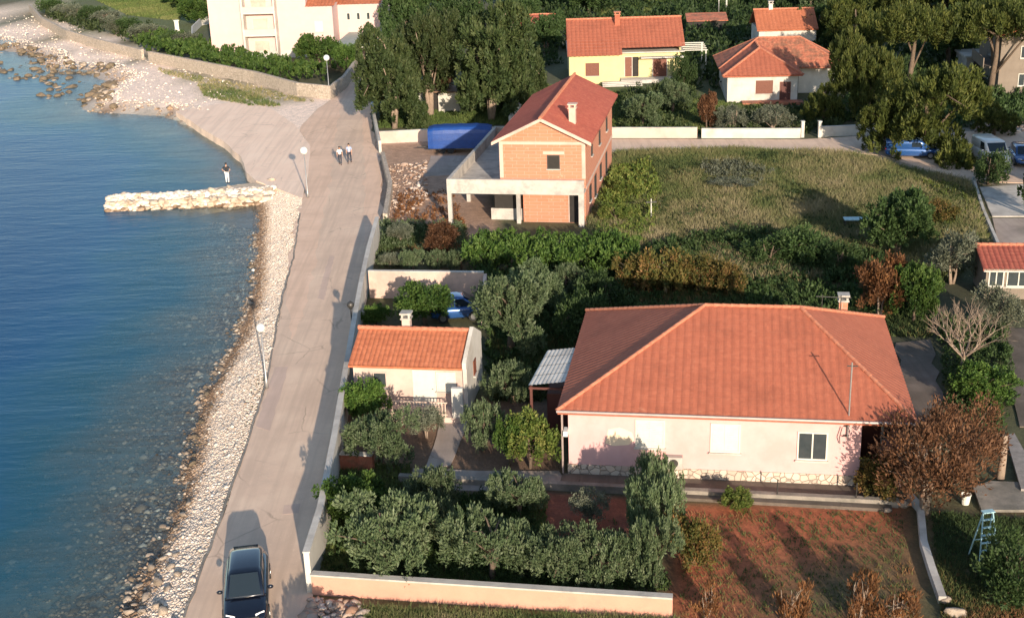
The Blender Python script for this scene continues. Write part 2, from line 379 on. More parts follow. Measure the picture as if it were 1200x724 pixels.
def terr(X, Y, d=None):
    if d is None: d = shore_d(X, Y)
    d = d + .35*vnoise(X, Y, 2.2, 3)*np.clip(1-np.abs(d)/6, 0, 1)
    zl = WZ + (abs(WZ)-.03)*np.clip(d/2.3, 0, 1)**.8
    zs = WZ - .16*np.abs(d) - .004*d*d
    z = np.where(d > 0, zl, np.maximum(zs, -9))
    return z + np.where(d > 0, -.012*np.abs(vnoise(X, Y, 1.5, 4)), .06*vnoise(X, Y, 1.6, 5))
def axis(a, b, st, lo, hi):
    c = list(np.arange(a, b, st)); s = st; x = c[-1]
    while x < hi: s *= 1.25; x += s; c.append(x)
    s = st; x = c[0]
    while x > lo: s *= 1.25; x -= s; c.insert(0, x)
    return np.array(c)
gx = axis(-40, 46, .33, -2500, 2500); gy = axis(34, 130, .33, -600, 3000)
GX, GY = np.meshgrid(gx, gy); GD = shore_d(GX, GY); GZ = terr(GX, GY, GD)
def grid_faces(nx, ny, keep=None):
    i = np.arange(ny-1)[:, None]*nx + np.arange(nx-1)[None]
    Fc = np.stack([i, i+1, i+nx+1, i+nx], -1)
    return Fc[keep] if keep is not None else Fc.reshape(-1, 4)
V = np.stack([GX, GY, GZ], -1).reshape(-1, 3)
me = np_mesh('ground', V, grid_faces(len(gx), len(gy)), MT['ground'], smooth=True)
zc = np.empty(GX.shape+(4,)); zc[:] = (.085, .085, .038, 1)
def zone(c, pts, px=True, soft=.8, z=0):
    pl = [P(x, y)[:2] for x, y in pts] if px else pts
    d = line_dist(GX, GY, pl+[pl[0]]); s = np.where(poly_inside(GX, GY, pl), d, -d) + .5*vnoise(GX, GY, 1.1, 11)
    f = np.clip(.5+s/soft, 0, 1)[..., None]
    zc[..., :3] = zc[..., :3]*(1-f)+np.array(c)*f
zone((.105, .105, .05), [(700,60),(1200,40),(1200,-10),(500,-10)])
zone((.17, .15, .07), [(715,172),(1000,176),(1150,215),(1165,300),(1000,330),(700,330),(690,230)], soft=3)
zone((.085, .09, .03), [(690,290),(1000,280),(1165,300),(1165,350),(690,350)], soft=4)
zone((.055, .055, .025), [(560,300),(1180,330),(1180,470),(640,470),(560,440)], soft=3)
zone((.14, .07, .045), [(870,305),(1000,300),(1000,350),(880,350)], soft=3)
zone((.42, .125, .055), [(790,590),(1060,592),(1085,740),(780,740)], soft=1)
zone((.12, .085, .04), [(1060,585),(1120,740),(1400,740),(1300,560),(1150,600)], soft=1.5)
zone((.13, .10, .045), [(930,660),(1085,625),(1100,740),(860,740)], soft=4)
zone((.09, .065, .035), [(372,690),(400,540),(660,560),(650,590),(790,590),(788,695)], soft=.6)
zone((.22, .075, .045), [(630,580),(740,580),(745,640),(625,640)], soft=.8)
zone((.18, .11, .07), [(410,470),(660,470),(660,560),(400,540)], soft=.8)
zone((.33, .26, .20), [(365,702),(440,706),(430,760),(340,760)], soft=.5)
zone((.15, .13, .05), [(425,706),(800,722),(820,800),(420,800)], soft=.5)
zone((.44, .31, .235), [(430,158),(530,158),(525,270),(450,290),(436,262)], soft=1)
zone((.40, .25, .17), [(455,170),(560,165),(585,275),(450,285)], soft=1)
zone((.10, .09, .04), [(455,285),(560,280),(560,318),(436,318)], soft=1)
zone((.72, .51, .39), [(345,240),(365,235),(390,130),(440,160),(440,262),(430,330)], soft=1)
zone((.90, .70, .57), [(345,240),(285,205),(200,135),(100,128),(95,95),(0,60),(-80,40),(-80,10),(60,20),(180,72),(380,112),(430,105),(430,160),(360,180)], soft=1.5)
zone((.42, .35, .25), [(215,80),(300,98),(370,118),(300,122),(215,96)], soft=2)
zone((.66, .53, .40), [(232,103),(290,108),(330,125),(290,125),(235,112)], soft=1.5)
zone((.11, .13, .04), [(40,-10),(260,-10),(260,40),(180,50),(80,30)], soft=3)
zone((.09, .11, .035), [(640,100),(830,100),(940,140),(940,158),(640,150)], soft=2)
zone((.10, .13, .04), [(700,-20),(870,-20),(870,14),(700,14)], soft=3)
zone((.3, .25, .2), [(1000,150),(1220,150),(1220,218),(1130,216),(1060,196),(1000,180)], soft=1)
bd = np.clip(1-GD/2.8, 0, 1)*(GD > 0)
bn = vnoise(GX, GY, 1.9, 21)
bc = np.array((.60, .50, .42))[None, None]*np.ones(GX.shape+(1,))
wet = np.clip(1-(GD+.25*bn)/.8, 0, 1)[..., None]
bc = bc*(1-wet)+np.array((.22, .14, .085))*wet
f = np.clip(bd*4, 0, 1)[..., None]
zc[..., :3] = zc[..., :3]*(1-f)+bc*f
sf = (GD <= 0)[..., None]
sd = np.clip(-GD/18, 0, 1)[..., None]
pat = np.clip(.5+.9*vnoise(GX, GY, .35, 33), 0, 1)[..., None]
sc_ = (np.array((.27, .22, .18))*(1-pat)+np.array((.42, .43, .36))*pat)
zc[..., :3] = np.where(sf, sc_, zc[..., :3])
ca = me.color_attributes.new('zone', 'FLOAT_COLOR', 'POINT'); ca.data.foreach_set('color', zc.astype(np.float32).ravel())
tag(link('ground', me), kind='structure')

# sea: water whose body turns from clear at the edge to deep blue with depth
def sea():
    xs = axis(-75, -12, .8, -2500, 40); ys = axis(34, 230, .8, -600, 3000)
    X, Y = np.meshgrid(xs, ys); D = shore_d(X, Y)
    k = (D[:-1, :-1] < 3) | (D[1:, 1:] < 3)
    Vv = np.stack([X, Y, np.full(X.shape, WZ)], -1).reshape(-1, 3)
    m, nt, b = new_mat('sea_water')
    me = np_mesh('sea', Vv, grid_faces(len(xs), len(ys), k), m, smooth=True)
    a = me.attributes.new('depth', 'FLOAT', 'POINT'); a.data.foreach_set('value', np.clip(-D, 0, 60).astype(np.float32).ravel())
    at = N(nt, 'Attribute', attribute_name='depth')
    nz = noise(nt, .16, 5, .6)
    mr = N(nt, 'MapRange'); mr.inputs[1].default_value = 0; mr.inputs[2].default_value = 21
    nt.links.new(at.outputs['Fac'], mr.inputs[0])
    ad = N(nt, 'Math', operation='MULTIPLY_ADD'); nt.links.new(nz, ad.inputs[0]); ad.inputs[1].default_value = .5; nt.links.new(mr.outputs[0], ad.inputs[2])
    sb = N(nt, 'Math', operation='SUBTRACT'); nt.links.new(ad.outputs[0], sb.inputs[0]); sb.inputs[1].default_value = .25
    c = ramp(nt, sb.outputs[0], [(0, (.17, .165, .15)), (.14, (.09, .15, .16)), (.32, (.02, .105, .155)), (.6, (.005, .07, .165)), (.9, (.003, .056, .15))])
    al = ramp(nt, sb.outputs[0], [(0, (.12, .12, .12)), (.12, (.42, .42, .42)), (.28, (.74, .74, .74)), (.5, (1, 1, 1))])
    nt.links.new(c, b.inputs['Base Color']); b.inputs['Roughness'].default_value = .12; b.inputs['IOR'].default_value = 1.33
    # diffuse body + clear tint + surface reflection
    df = N(nt, 'BsdfDiffuse'); nt.links.new(c, df.inputs[0])
    tr = N(nt, 'BsdfTransparent'); tr.inputs[0].default_value = (.86, .95, .95, 1)
    mx = N(nt, 'MixShader'); nt.links.new(al, mx.inputs[0]); nt.links.new(tr.outputs[0], mx.inputs[1]); nt.links.new(df.outputs[0], mx.inputs[2])
    gl = N(nt, 'BsdfGlossy'); gl.inputs['Roughness'].default_value = .22; gl.inputs['Color'].default_value = (.9, .95, 1, 1)
    fr = N(nt, 'Fresnel'); fr.inputs[0].default_value = 1.33
    m2 = N(nt, 'MixShader'); fm = N(nt, 'Math', operation='MULTIPLY'); fm.inputs[1].default_value = .6; nt.links.new(fr.outputs[0], fm.inputs[0]); nt.links.new(fm.outputs[0], m2.inputs[0]); nt.links.new(mx.outputs[0], m2.inputs[1]); nt.links.new(gl.outputs[0], m2.inputs[2])
    tc = N(nt, 'TexCoord'); mp = N(nt, 'Mapping'); mp.inputs['Scale'].default_value = (.45, 1.5, 1); mp.inputs['Rotation'].default_value = (0, 0, R(-14))
    nt.links.new(tc.outputs['Object'], mp.inputs[0])
    h1 = noise(nt, 1.0, 5, .6, mp.outputs[0]); h2 = noise(nt, .22, 3, .5, mp.outputs[0])
    s = N(nt, 'Math', operation='MULTIPLY_ADD'); nt.links.new(h2, s.inputs[0]); s.inputs[1].default_value = 1.6; nt.links.new(h1, s.inputs[2])
    bm = N(nt, 'Bump'); bm.inputs['Distance'].default_value = .05; bm.inputs['Strength'].default_value = 1
    nt.links.new(s.outputs[0], bm.inputs['Height'])
    for q in (gl, fr): nt.links.new(bm.outputs[0], q.inputs['Normal'])
    nt.links.new(m2.outputs[0], nt.nodes['Material Output'].inputs[0])
    tag(link('sea', me), kind='structure')
sea()

def wpoly(px, z=0): return [P(x, y, z)[:2] for x, y in px]
def densify(pl, st=1.5, jit=.0, close=True):
    out = []; n = len(pl)
    for i in range(n if close else n-1):
        a = Vector(pl[i][:2]); b = Vector(pl[(i+1) % n][:2]); k = max(1, int((b-a).length/st))
        for j in range(k):
            p = a.lerp(b, j/k)
            if j: p += Vector((random.uniform(-jit, jit), random.uniform(-jit, jit)))
            out.append((p.x, p.y))
    if not close: out.append(tuple(pl[-1][:2]))
    return out
def slab(name, px, z0, z1, mat, jit=.08, world=False, kind='structure'):
    pl = densify(px if world else wpoly(px), 1.2, jit)
    o = MB().prism(pl, z0, z1).build(name, mat)
    return tag(o, kind=kind)
road_px = [(204,900),(214,724),(232,680),(262,600),(287,530),(311,455),(331,350),(345,300),(352,250),(358,225),(363,180),(352,150),(372,128),(398,110),(404,95),(418,80),(428,60),(440,30),(452,30),(440,70),(432,105),(434,150),(444,195),(446,250),(436,285),(427,340),(420,400),(410,450),(397,520),(380,620),(366,690),(356,900)]
def road_strip(n=110):
    k = road_px.index((440,30)) + 1
    def res(pl):
        pl = [Vector(P(*p)[:2]) for p in pl]; L = [0]
        for a, b in zip(pl[:-1], pl[1:]): L.append(L[-1]+(b-a).length)
        out = []
        for i in range(n):
            t = L[-1]*i/(n-1); j = max(q for q in range(len(L)-1) if L[q] <= t+1e-9); f = (t-L[j])/(L[j+1]-L[j]); out.append(pl[j].lerp(pl[j+1], f))
        return out
    lf = res(road_px[:k]); rt_ = res(road_px[k:][::-1]); vs = []; fs = []
    for i in range(n):
        a = lf[i]+Vector((random.uniform(-.07, .07), 0)); b = rt_[i]+Vector((random.uniform(-.05, .05), 0))
        vs += [(a.x, a.y, -.3), (a.x, a.y, .012), (b.x, b.y, .012), (b.x, b.y, -.3)]
    for i in range(n-1):
        q = 4*i
        for c in range(3): fs.append((q+c, q+c+4, q+c+5, q+c+1))
    tag(MB().add(vs, fs).build('road', MT['road']), kind='structure')
road_strip()
def kerb():
    q = wpoly([(216,724),(232,680),(262,600),(287,530),(311,455),(331,350),(345,300),(352,250)]); q = densify(q, .7, .05, False)
    mb = MB()
    for a, b in zip(q[:-1], q[1:]): w0 = random.uniform(.05, .1); mb.prism([(a[0]-w0, a[1]), (b[0]-.08, b[1]), (b[0]+.03, b[1]), (a[0]+.03, a[1])], -.3, .03+random.uniform(0, .02))
    tag(mb.build('road_edge', MT['dconc']), kind='structure')
kerb()
MT['dirt'] = asphalt_mat('sandy_dirt', (.74, .51, .37), (.78, .55, .41), (.66, .45, .325), (.82, .63, .5))
slab('dirt_shoulder', [(345,262),(358,225),(363,180),(352,150),(372,128),(398,112),(400,124),(393,160),(384,230),(370,300),(356,370),(340,400),(336,350)], -.1, .016, MT['dirt'], .22)
slab('dirt_shoulder', [(433,112),(436,150),(446,195),(448,250),(436,285),(426,288),(427,200),(425,130)], -.1, .016, MT['dirt'], .18)
slab('side_road', [(560,163),(720,163),(940,163.5),(1000,160),(1230,150),(1230,216),(1140,212),(1085,198),(1030,182),(1000,179),(860,174),(720,178),(560,180)], -.2, .008, MT['road'], .1)
slab('quay', [(206,131),(240,125),(285,118),(318,128),(345,146),(364,172),(361,205),(355,233),(300,212),(289,203),(283,185),(262,166),(240,153)], -1.3, .03, MT['quay'], .05)
for pts in ([(333,592),(352,590),(350,601),(331,603)], [(372,350),(386,300),(392,300),(380,352)], [(300,500),(322,430),(338,430),(316,505)]):
    o = MB().prism(densify(wpoly(pts), .5, .05), .0, .017).build('road_patch', MT['patch']); tag(o, kind='structure')
slab('garden_path', [(484,549),(560,552),(655,552),(668,572),(600,576),(480,574)], -.1, .03, MT['path'], .05)
slab('garden_walk', [(520,474),(560,474),(548,500),(528,545),(498,550),(512,510)], -.1, .02, MT['path'], .05)
slab('parking_slab', [(1148,220),(1215,216),(1215,254),(1163,254)], -.1, .05, MT['lconc'], .03)
slab('courtyard', [(1163,256),(1215,256),(1215,292),(1172,292)], -.1, .03, MT['path'], .03)
slab('house_yard', [(1050,402),(1090,398),(1105,470),(1090,500),(1062,480)], -.1, .03, MT['dpath'], .2)
slab('driveway', [(1178,385),(1215,385),(1225,500),(1195,500),(1180,430)], -.1, .03, MT['dpath'], .2)
slab('yard', [(505,183),(560,183),(545,205),(495,207)], -.1, .02, MT['path'], .08)

# ------------------------------------------------------------------ stones
def icos():
    bm = bmesh.new(); bmesh.ops.create_icosphere(bm, subdivisions=1, radius=1)
    v = np.array([x.co[:] for x in bm.verts]); f = np.array([[q.index for q in t.verts] for t in bm.faces]); bm.free(); return v, f
def icos2():
    bm = bmesh.new(); bmesh.ops.create_icosphere(bm, subdivisions=2, radius=1)
    v = np.array([x.co[:] for x in bm.verts]); f = np.array([[q.index for q in t.verts] for t in bm.faces]); bm.free(); return v, f
def octa():
    return np.array([(1,0,0),(0,1,0),(-1,0,0),(0,-1,0),(0,0,1),(0,0,-1)], float), np.array([(0,1,4),(1,2,4),(2,3,4),(3,0,4),(1,0,5),(2,1,5),(3,2,5),(0,3,5)])
def stones_mesh(name, pos, size, tint, mat, base=octa):
    v, f = base(); n = len(pos)
    a = rng.uniform(0, 6.28, n); sx = size*rng.uniform(.7, 1.4, n); sy = size*rng.uniform(.6, 1.1, n); sz = size*rng.uniform(.35, .7, n)
    J = 1+rng.uniform(-.25, .25, (n, len(v), 1)); q = v[None]*J
    x = q[..., 0]*sx[:, None]; y = q[..., 1]*sy[:, None]; z = q[..., 2]*sz[:, None]
    ca, sa = np.cos(a)[:, None], np.sin(a)[:, None]
    V = np.stack([x*ca-y*sa, x*sa+y*ca, z], -1)+pos[:, None]
    Fc = f[None]+(np.arange(n)*len(v))[:, None, None]
    return np_mesh(name, V.reshape(-1, 3), Fc.reshape(-1, 3), mat, np.repeat(tint, len(f)))
def scatter(n, poly, dfun=None):
    xs = [p[0] for p in poly]; ys = [p[1] for p in poly]; out = []
    c = 0
    while c < n:
        x = rng.uniform(min(xs), max(xs), n*3); y = rng.uniform(min(ys), max(ys), n*3)
        k = poly_inside(x, y, poly)
        if dfun is not None: k &= dfun(x, y)
        out.append(np.stack([x[k], y[k]], -1)); c += k.sum()
    return np.concatenate(out)[:n]
def beach_stones():
    poly = wpoly([(120,860),(215,860),(318,455),(352,300),(358,232),(300,205),(200,300),(100,640)])
    roadp = wpoly(road_px)
    def ok(x, y):
        d = shore_d(x, y); return (d > -.5) & (d < 4.2) & ~poly_inside(x, y, roadp)
    p = scatter(56000, poly, ok); d = shore_d(p[:, 0], p[:, 1])
    z = terr(p[:, 0], p[:, 1], d)
    s = rng.gamma(2.0, .016, len(p))+.018
    t = np.clip(.60+rng.normal(0, .15, len(p))-.6*np.clip(1.2-d/.95, 0, 1), 0, 1)
    tag(link('beach_pebbles', stones_mesh('beach_pebbles', np.stack([p[:, 0], p[:, 1], z+.01], -1), s, t, MT['pebble'])),
        'pale pebbles and shingle of the strip of beach along the road', 'pebbles', kind='stuff')
    # the promontory top left
    poly = wpoly([(-80,20),(60,18),(180,72),(330,105),(330,122),(200,133),(105,131),(98,121),(132,97),(60,84),(0,55),(-80,55)])
    p = scatter(9000, poly, lambda x, y: shore_d(x, y) > -1); d = shore_d(p[:, 0], p[:, 1]); z = terr(p[:, 0], p[:, 1], d)
    k = (d < 4) | (rng.uniform(0, 1, len(p)) < .12); p = p[k]; d = d[k]; z = z[k]
    s = rng.gamma(2.0, .045, len(p))+.04
    t = np.clip(.72+rng.normal(0, .12, len(p))-.6*np.clip(1.2-d/3.0, 0, 1), 0, 1)
    tag(link('shore_shingle', stones_mesh('shore_shingle', np.stack([p[:, 0], p[:, 1], z+.02], -1), s, t, MT['pebble'])),
        'pinkish shingle covering the rocky point at the far left shore', 'pebbles', kind='stuff')
    # submerged stones
    poly = [(-30, 36), (-14, 36), (-15, 90), (-24, 101), (-30, 100), (-34, 60)]
    p = scatter(26000, poly, lambda x, y: (shore_d(x, y) < -.1) & (shore_d(x, y) > -11)); d = shore_d(p[:, 0], p[:, 1]); z = terr(p[:, 0], p[:, 1], d)
    k = rng.uniform(0, 1, len(p)) < np.exp(d/4.5); p = p[k]; d = d[k]; z = z[k]
    s = rng.gamma(2.2, .034, len(p))+.035
    t = rng.beta(1.3, 2.2, len(p))
    tag(link('submerged_stones', stones_mesh('submerged_stones', np.stack([p[:, 0], p[:, 1], z+.03], -1), s, t, MT['wetstone'])),
        'dark stones and weed seen through the shallow water by the beach', 'stones', kind='stuff')
beach_stones()
rock_meshes = []
def rock_mesh(seed, mat, cuts=13):
    r = np.random.default_rng(seed); v, f = icos2()
    for _ in range(cuts):          # chip planar facets off
        nrm = r.normal(0, 1, 3); nrm /= np.linalg.norm(nrm); h = r.uniform(.42, .8)
        dd = v@nrm; v = v-np.clip(dd-h, 0, None)[:, None]*nrm
    v = v*np.array((1, .8, .62))+r.normal(0, .02, v.shape)
    return np_mesh('rock', v, f, mat)
RK = {m_: [rock_mesh(10*i+j, MT[m_]) for j in range(6)] for i, m_ in enumerate(('rock', 'prock', 'brock'))}
def rock(name, x, y, z, s, kindm, parent=None, label=None, group=None):
    o = link(name, RK[kindm][random.randrange(6)], parent)
    o.location = (x, y, z); o.scale = (s*random.uniform(.8, 1.3), s*random.uniform(.8, 1.2), s*random.uniform(.7, 1.1))
    o.rotation_euler = (random.uniform(-.3, .3), random.uniform(-.3, .3), random.uniform(0, 6.28))
    if label: tag(o, label, 'boulder', group)
    return o
def tz(x, y): return float(terr(np.array([x]), np.array([y]))[0])
LB = 'brown boulder in the heap at the water edge left of the dark car'
for (px, py, s) in [(172,700,.42),(186,684,.4),(198,696,.36),(163,682,.36),(178,664,.38),(192,655,.3),(168,720,.42),(186,716,.4),(200,670,.34),(158,706,.34),(150,690,.3),(206,655,.3),(176,645,.28),(195,640,.3),(210,682,.32),(150,716,.34),(206,620,.26),(214,604,.26),(196,614,.24),(180,626,.26),(222,592,.24),(165,652,.26),(192,726,.4),(170,742,.45),(205,742,.4)]:
    x, y, _ = P(px, py, -.5); rock('boulder', x, y, tz(x, y)+.06, s*random.uniform(.65, 1.0), 'rock', None, LB, 'boulders heaped at the near end of the beach')
for i in range(28):
    px = random.uniform(222, 300); t = (px-222)/78; py = 545-t*260+random.uniform(-22, 22)
    x, y, _ = P(px, py, -.6); d = float(shore_d(np.array([x]), np.array([y]))[0])
    if -2.2 < d < 1.2: rock('shore_rock', x, y, tz(x, y)+.04, random.uniform(.14, .28), 'brock', None, 'weedy brown rock lying on the waterline along the middle of the beach', 'weedy rocks along the waterline')
for i in range(240):
    px = random.uniform(-10, 135); py = 52+random.uniform(0, 50)+(px*.22)
    x, y, _ = P(px, py, -.6); d = float(shore_d(np.array([x]), np.array([y]))[0])
    if -7 < d < 3: rock('headland_rock', x, y, tz(x, y)+.1 if d > -3 else WZ-.1, random.uniform(.35, .95), 'brock' if random.random() < .88 else 'rock', None, 'dark wet rock at the foot of the rocky point, far left shore', 'rocks round the far left point')

def breakwater():
    a = Vector(P(128, 240, -.3)); b = Vector(P(318, 232, -.3)); ax = (b-a); L = ax.length; ax.normalize(); pr = Vector((-ax.y, ax.x, 0)); a = a+pr*1.2; b = b+pr*1.2
    root = thing('breakwater', 'pale rubble stone jetty running out into the sea from the beach', 'jetty', tuple(a), math.atan2(ax.y, ax.x))
    mb = MB().prism([(-.3, -1.1), (L, -1.6), (L, 4.4), (L*.5, 1.7), (-.3, 1.1)], -2.2, .2); mb.build('core', MT['prock'], root)
    for i in range(98):
        t = random.uniform(-.02, 1); v = random.choice((-1, -1, -1, 1, 0))
        x = t*L; bk = 1+1.6*max(0, t-.35)/.65; y = v*random.uniform(1.0, 1.7)*(bk if v > 0 else 1)
        z = .2+random.uniform(-.1, .25) if v == 0 else random.uniform(-.55, .3)
        rock('stone', x, y, z, random.uniform(.42, .66), 'prock', root)
    n = 1300; x = rng.uniform(-.02, 1, n)*L; y = rng.uniform(-1.9, 1.9, n); z = .38-.42*np.abs(y)**1.2*.9+rng.uniform(-.12, .12, n); y = np.where(y > 0, y*(1+1.6*np.clip(x/L-.35, 0, 1)/.65), y)
    me = stones_mesh('stones', np.stack([x, y, z], -1), rng.uniform(.18, .38, n), np.clip(rng.normal(.66, .16, n)-.5*(z < -.25), 0, 1), MT['pebble'], icos)
    tag(link('stones', me, root), kind='stuff')
breakwater()

# ------------------------------------------------------------------ vegetation
def leaves(cent, rad, n, ll, lw, up=.5, out=None, jz=1.2, tintc=None):
    K = len(cent); c = np.repeat(np.arange(K), n); T = len(c)
    off = rng.normal(0, 1, (T, 3)); off /= np.maximum(np.linalg.norm(off, axis=1, keepdims=True), .3); off *= rng.uniform(.15, 1, (T, 1))**.6
    off[:, 2] *= jz
    p = cent[c]+off*rad[c][:, None]
    dr = off*.8+rng.normal(0, .45, (T, 3)); dr[:, 2] += up
    if out is not None: dr += out[c]*.6
    dr /= np.linalg.norm(dr, axis=1, keepdims=True)
    sd = np.cross(dr, rng.normal(0, 1, (T, 3))); sd /= np.maximum(np.linalg.norm(sd, axis=1, keepdims=True), 1e-3)
    l = ll*rng.uniform(.6, 1.35, (T, 1)); w_ = lw*rng.uniform(.6, 1.3, (T, 1))
    V = np.stack([p-dr*l*.5, p+sd*w_*.5, p+dr*l*.5, p-sd*w_*.5], 1)
    Fc = np.arange(T*4).reshape(T, 4)
    base = (tintc if tintc is not None else rng.uniform(.15, .85, K))[c]
    return V.reshape(-1, 3), Fc, np.clip(base+rng.normal(0, .17, T), 0, 1)
def crown_mesh(name, w, h, z0, K, n, ll, lw, mat, r=(.11, .19), up=.5, lump=.22, shape='round', fill=.3, jz=1.7, seed=None):
    global rng
    if seed is not None: rng = np.random.default_rng(seed)
    ch = h-z0; cz = z0+ch*.5
    # the crown is a union of uneven lobes; clumps sit on the outer skin of that union, some deeper in
    nl = 15; Ld = rng.normal(0, 1, (nl, 3)); Ld /= np.linalg.norm(Ld, axis=1, keepdims=True); Ld[:, 2] = rng.uniform(-.95, .95, nl)
    el = np.array((w/2, w/2, ch/2)); Lr = rng.uniform(.24, .46, nl)*(1+.25*lump)
    Lc = Ld*(1.0-Lr)[:, None]*rng.uniform(.75, 1.12, (nl, 1))
    if shape == 'cone': Lc[:, :2] *= np.clip(.9-.65*(Lc[:, 2]*.5+.5), .1, 1)[:, None]; Lr *= .85
    if shape == 'vase': Lc[:, :2] *= np.clip(.6+.55*(Lc[:, 2]*.5+.5), .3, 1.1)[:, None]
    if shape == 'flat': Lc[:, 2] *= .8
    C_ = []; D_ = []
    while len(C_) < K:
        q = rng.integers(nl); d0 = rng.normal(0, 1, 3); d0 /= np.linalg.norm(d0)
        if d0[2] < -.55: d0[2] *= -1
        inn = rng.uniform() < fill
        p0 = Lc[q]+d0*Lr[q]*(rng.uniform(.3, .8) if inn else rng.uniform(.85, 1.25))
        if not inn and any(np.linalg.norm(p0-Lc[m_]) < Lr[m_]*.8 for m_ in range(nl) if m_ != q): continue
        C_.append(p0); D_.append(d0)
    c = np.array(C_)*el; d = np.array(D_); c[:, 2] = np.maximum(c[:, 2]+cz, .25)
    rad = rng.uniform(*r, K)*w
    V, Fc, t = leaves(c, rad, n, ll, lw, up, d, jz)
    return np_mesh(name, V, Fc, mat, t), c
def trunk_mesh(name, h, r, cents, mat, nb=7, z0=.3, stems=1, spread=.25):
    mb = MB()
    for s in range(stems):
        ox, oy = (random.uniform(-spread, spread), random.uniform(-spread, spread)) if stems > 1 else (0, 0)
        pts = [(ox*.4, oy*.4, -.1)]; x, y = ox*.4, oy*.4
        for k in range(1, 5):
            x += random.uniform(-.06, .06)*h*.5+ox*.3; y += random.uniform(-.06, .06)*h*.5+oy*.3; pts.append((x, y, h*.8*k/4))
        mb.tube(pts, [r*1.25, r, r*.8, r*.6, r*.3], 7)
        for j in range(nb):
            c = cents[random.randrange(len(cents))]; k = random.randrange(1, 4); b = Vector(pts[k]); e = Vector(c.tolist()); mid = b.lerp(e, .5)+Vector((0, 0, .08*h))
            mb.tube([b, mid, e], [r*.45, r*.3, r*.1], 5)
    me = bpy.data.meshes.new(name); me.from_pydata(mb.v, [], mb.f); me.materials.append(mat)
    me.polygons.foreach_set('use_smooth', [True]*len(me.polygons)); return me
SPEC = {  # w, h, z0, K, n, leaf length, leaf width, leaf material, clump radius, up, lump, shape, fill, bark, trunk r, stems
 'olive': (4.4, 3.0, .35, 300, 34, .19, .075, 'olive', (.032, .055), 1.0, .35, 'round', .25, 'bark', .13, 2),
 'bigolive': (5.5, 5.0, .5, 420, 36, .22, .095, 'olive', (.032, .052), .9, .4, 'round', .25, 'bark', .18, 2),
 'citrus': (3.0, 2.3, .2, 110, 75, .15, .095, 'green', (.06, .11), .3, .25, 'round', .3, 'bark', .08, 2),
 'shrub': (2.6, 2.0, .05, 80, 65, .15, .07, 'dark', (.08, .13), .5, .3, 'round', .3, 'bark', .05, 3),
 'yellowbush': (2.8, 2.6, .05, 110, 70, .15, .09, 'yellow', (.06, .10), .4, .2, 'round', .35, 'bark', .06, 2),
 'greytree': (3.2, 3.0, .3, 110, 50, .17, .07, 'grey', (.06, .11), .6, .4, 'round', .25, 'palebark', .07, 3),
 'pine': (9.0, 8.0, -1.2, 520, 48, .42, .12, 'pine', (.026, .044), 1.2, .45, 'round', .25, 'bark', .26, 1),
 'umbrella': (11., 9.0, 4.2, 420, 48, .42, .12, 'pine', (.028, .046), .9, .5, 'flat', .25, 'bark', .30, 1),
 'conifer': (8.0, 10., -1.6, 620, 50, .38, .15, 'cypress', (.03, .05), .8, .4, 'round', .3, 'palebark', .22, 3),
 'broad': (7.0, 6.0, .5, 330, 40, .34, .19, 'dark', (.038, .065), .6, .4, 'round', .3, 'bark', .2, 2),
 'greentree': (6.0, 5.0, .4, 300, 42, .28, .16, 'green', (.04, .07), .5, .4, 'round', .3, 'bark', .15, 2),
 'rusttree': (5.0, 3.9, .3, 190, 36, .20, .07, 'brown', (.06, .10), .9, .4, 'vase', .3, 'palebark', .07, 5),
 'redbush': (3.4, 3.6, .2, 130, 60, .22, .10, 'rust', (.07, .11), .8, .35, 'round', .3, 'palebark', .07, 3),
 'mixedbush': (3.4, 2.4, .1, 110, 62, .20, .10, 'mixed', (.07, .12), .6, .35, 'round', .3, 'palebark', .06, 3),
 'twig': (1.9, 1.8, .1, 60, 26, .20, .045, 'rust', (.07, .12), 1.6, .3, 'vase', .35, 'palebark', .03, 6),
 'browntree': (3.6, 4.5, .3, 130, 60, .28, .11, 'brown', (.06, .10), .9, .3, 'cone', .3, 'bark', .09, 1),
}
PROTO = {}
def proto(kind):
    if kind not in PROTO:
        w_, h, z0, K, n, ll, lw, lm, r, up, lump, shape, fill, bk, tr, st = SPEC[kind]
        PROTO[kind] = []
        for s in range(3):
            cm, cents = crown_mesh(kind+'_crown', w_, h, z0, K, n, ll, lw, LM[lm], r, up, lump, shape, fill, seed=hash(kind) % 1000+s if False else (len(PROTO)*17+s+1))
            tm = trunk_mesh(kind+'_trunk', h, tr, cents, MT[bk], 7 if st < 4 else 4, z0, st)
            PROTO[kind].append((cm, tm))
    return PROTO[kind]
NAMES = dict(olive='olive_tree', bigolive='olive_tree', citrus='citrus_tree', shrub='shrub', yellowbush='shrub', greytree='small_tree', pine='pine_tree', umbrella='pine_tree', conifer='conifer_tree', broad='broadleaf_tree', greentree='broadleaf_tree', rusttree='autumn_tree', redbush='autumn_shrub', mixedbush='autumn_shrub', twig='twiggy_shrub', browntree='conifer_tree')
cnt = [0]
def tree(kind, px, py, w_, h, label, group=None, world=None):
    x, y, _ = world if world else P(px, py)
    pr = proto(kind); cm, tm = pr[cnt[0] % 3]; cnt[0] += 1
    W0, H0 = SPEC[kind][0], SPEC[kind][1]
    c = 'shrub' if 'shrub' in NAMES[kind] else 'tree'
    root = thing(NAMES[kind], label, c, (x, y, -.02), random.uniform(0, 6.28), group, (w_/W0, w_/W0*random.uniform(.92, 1.08), h/H0))
    link('crown', cm, root); link('trunk', tm, root)
    return root

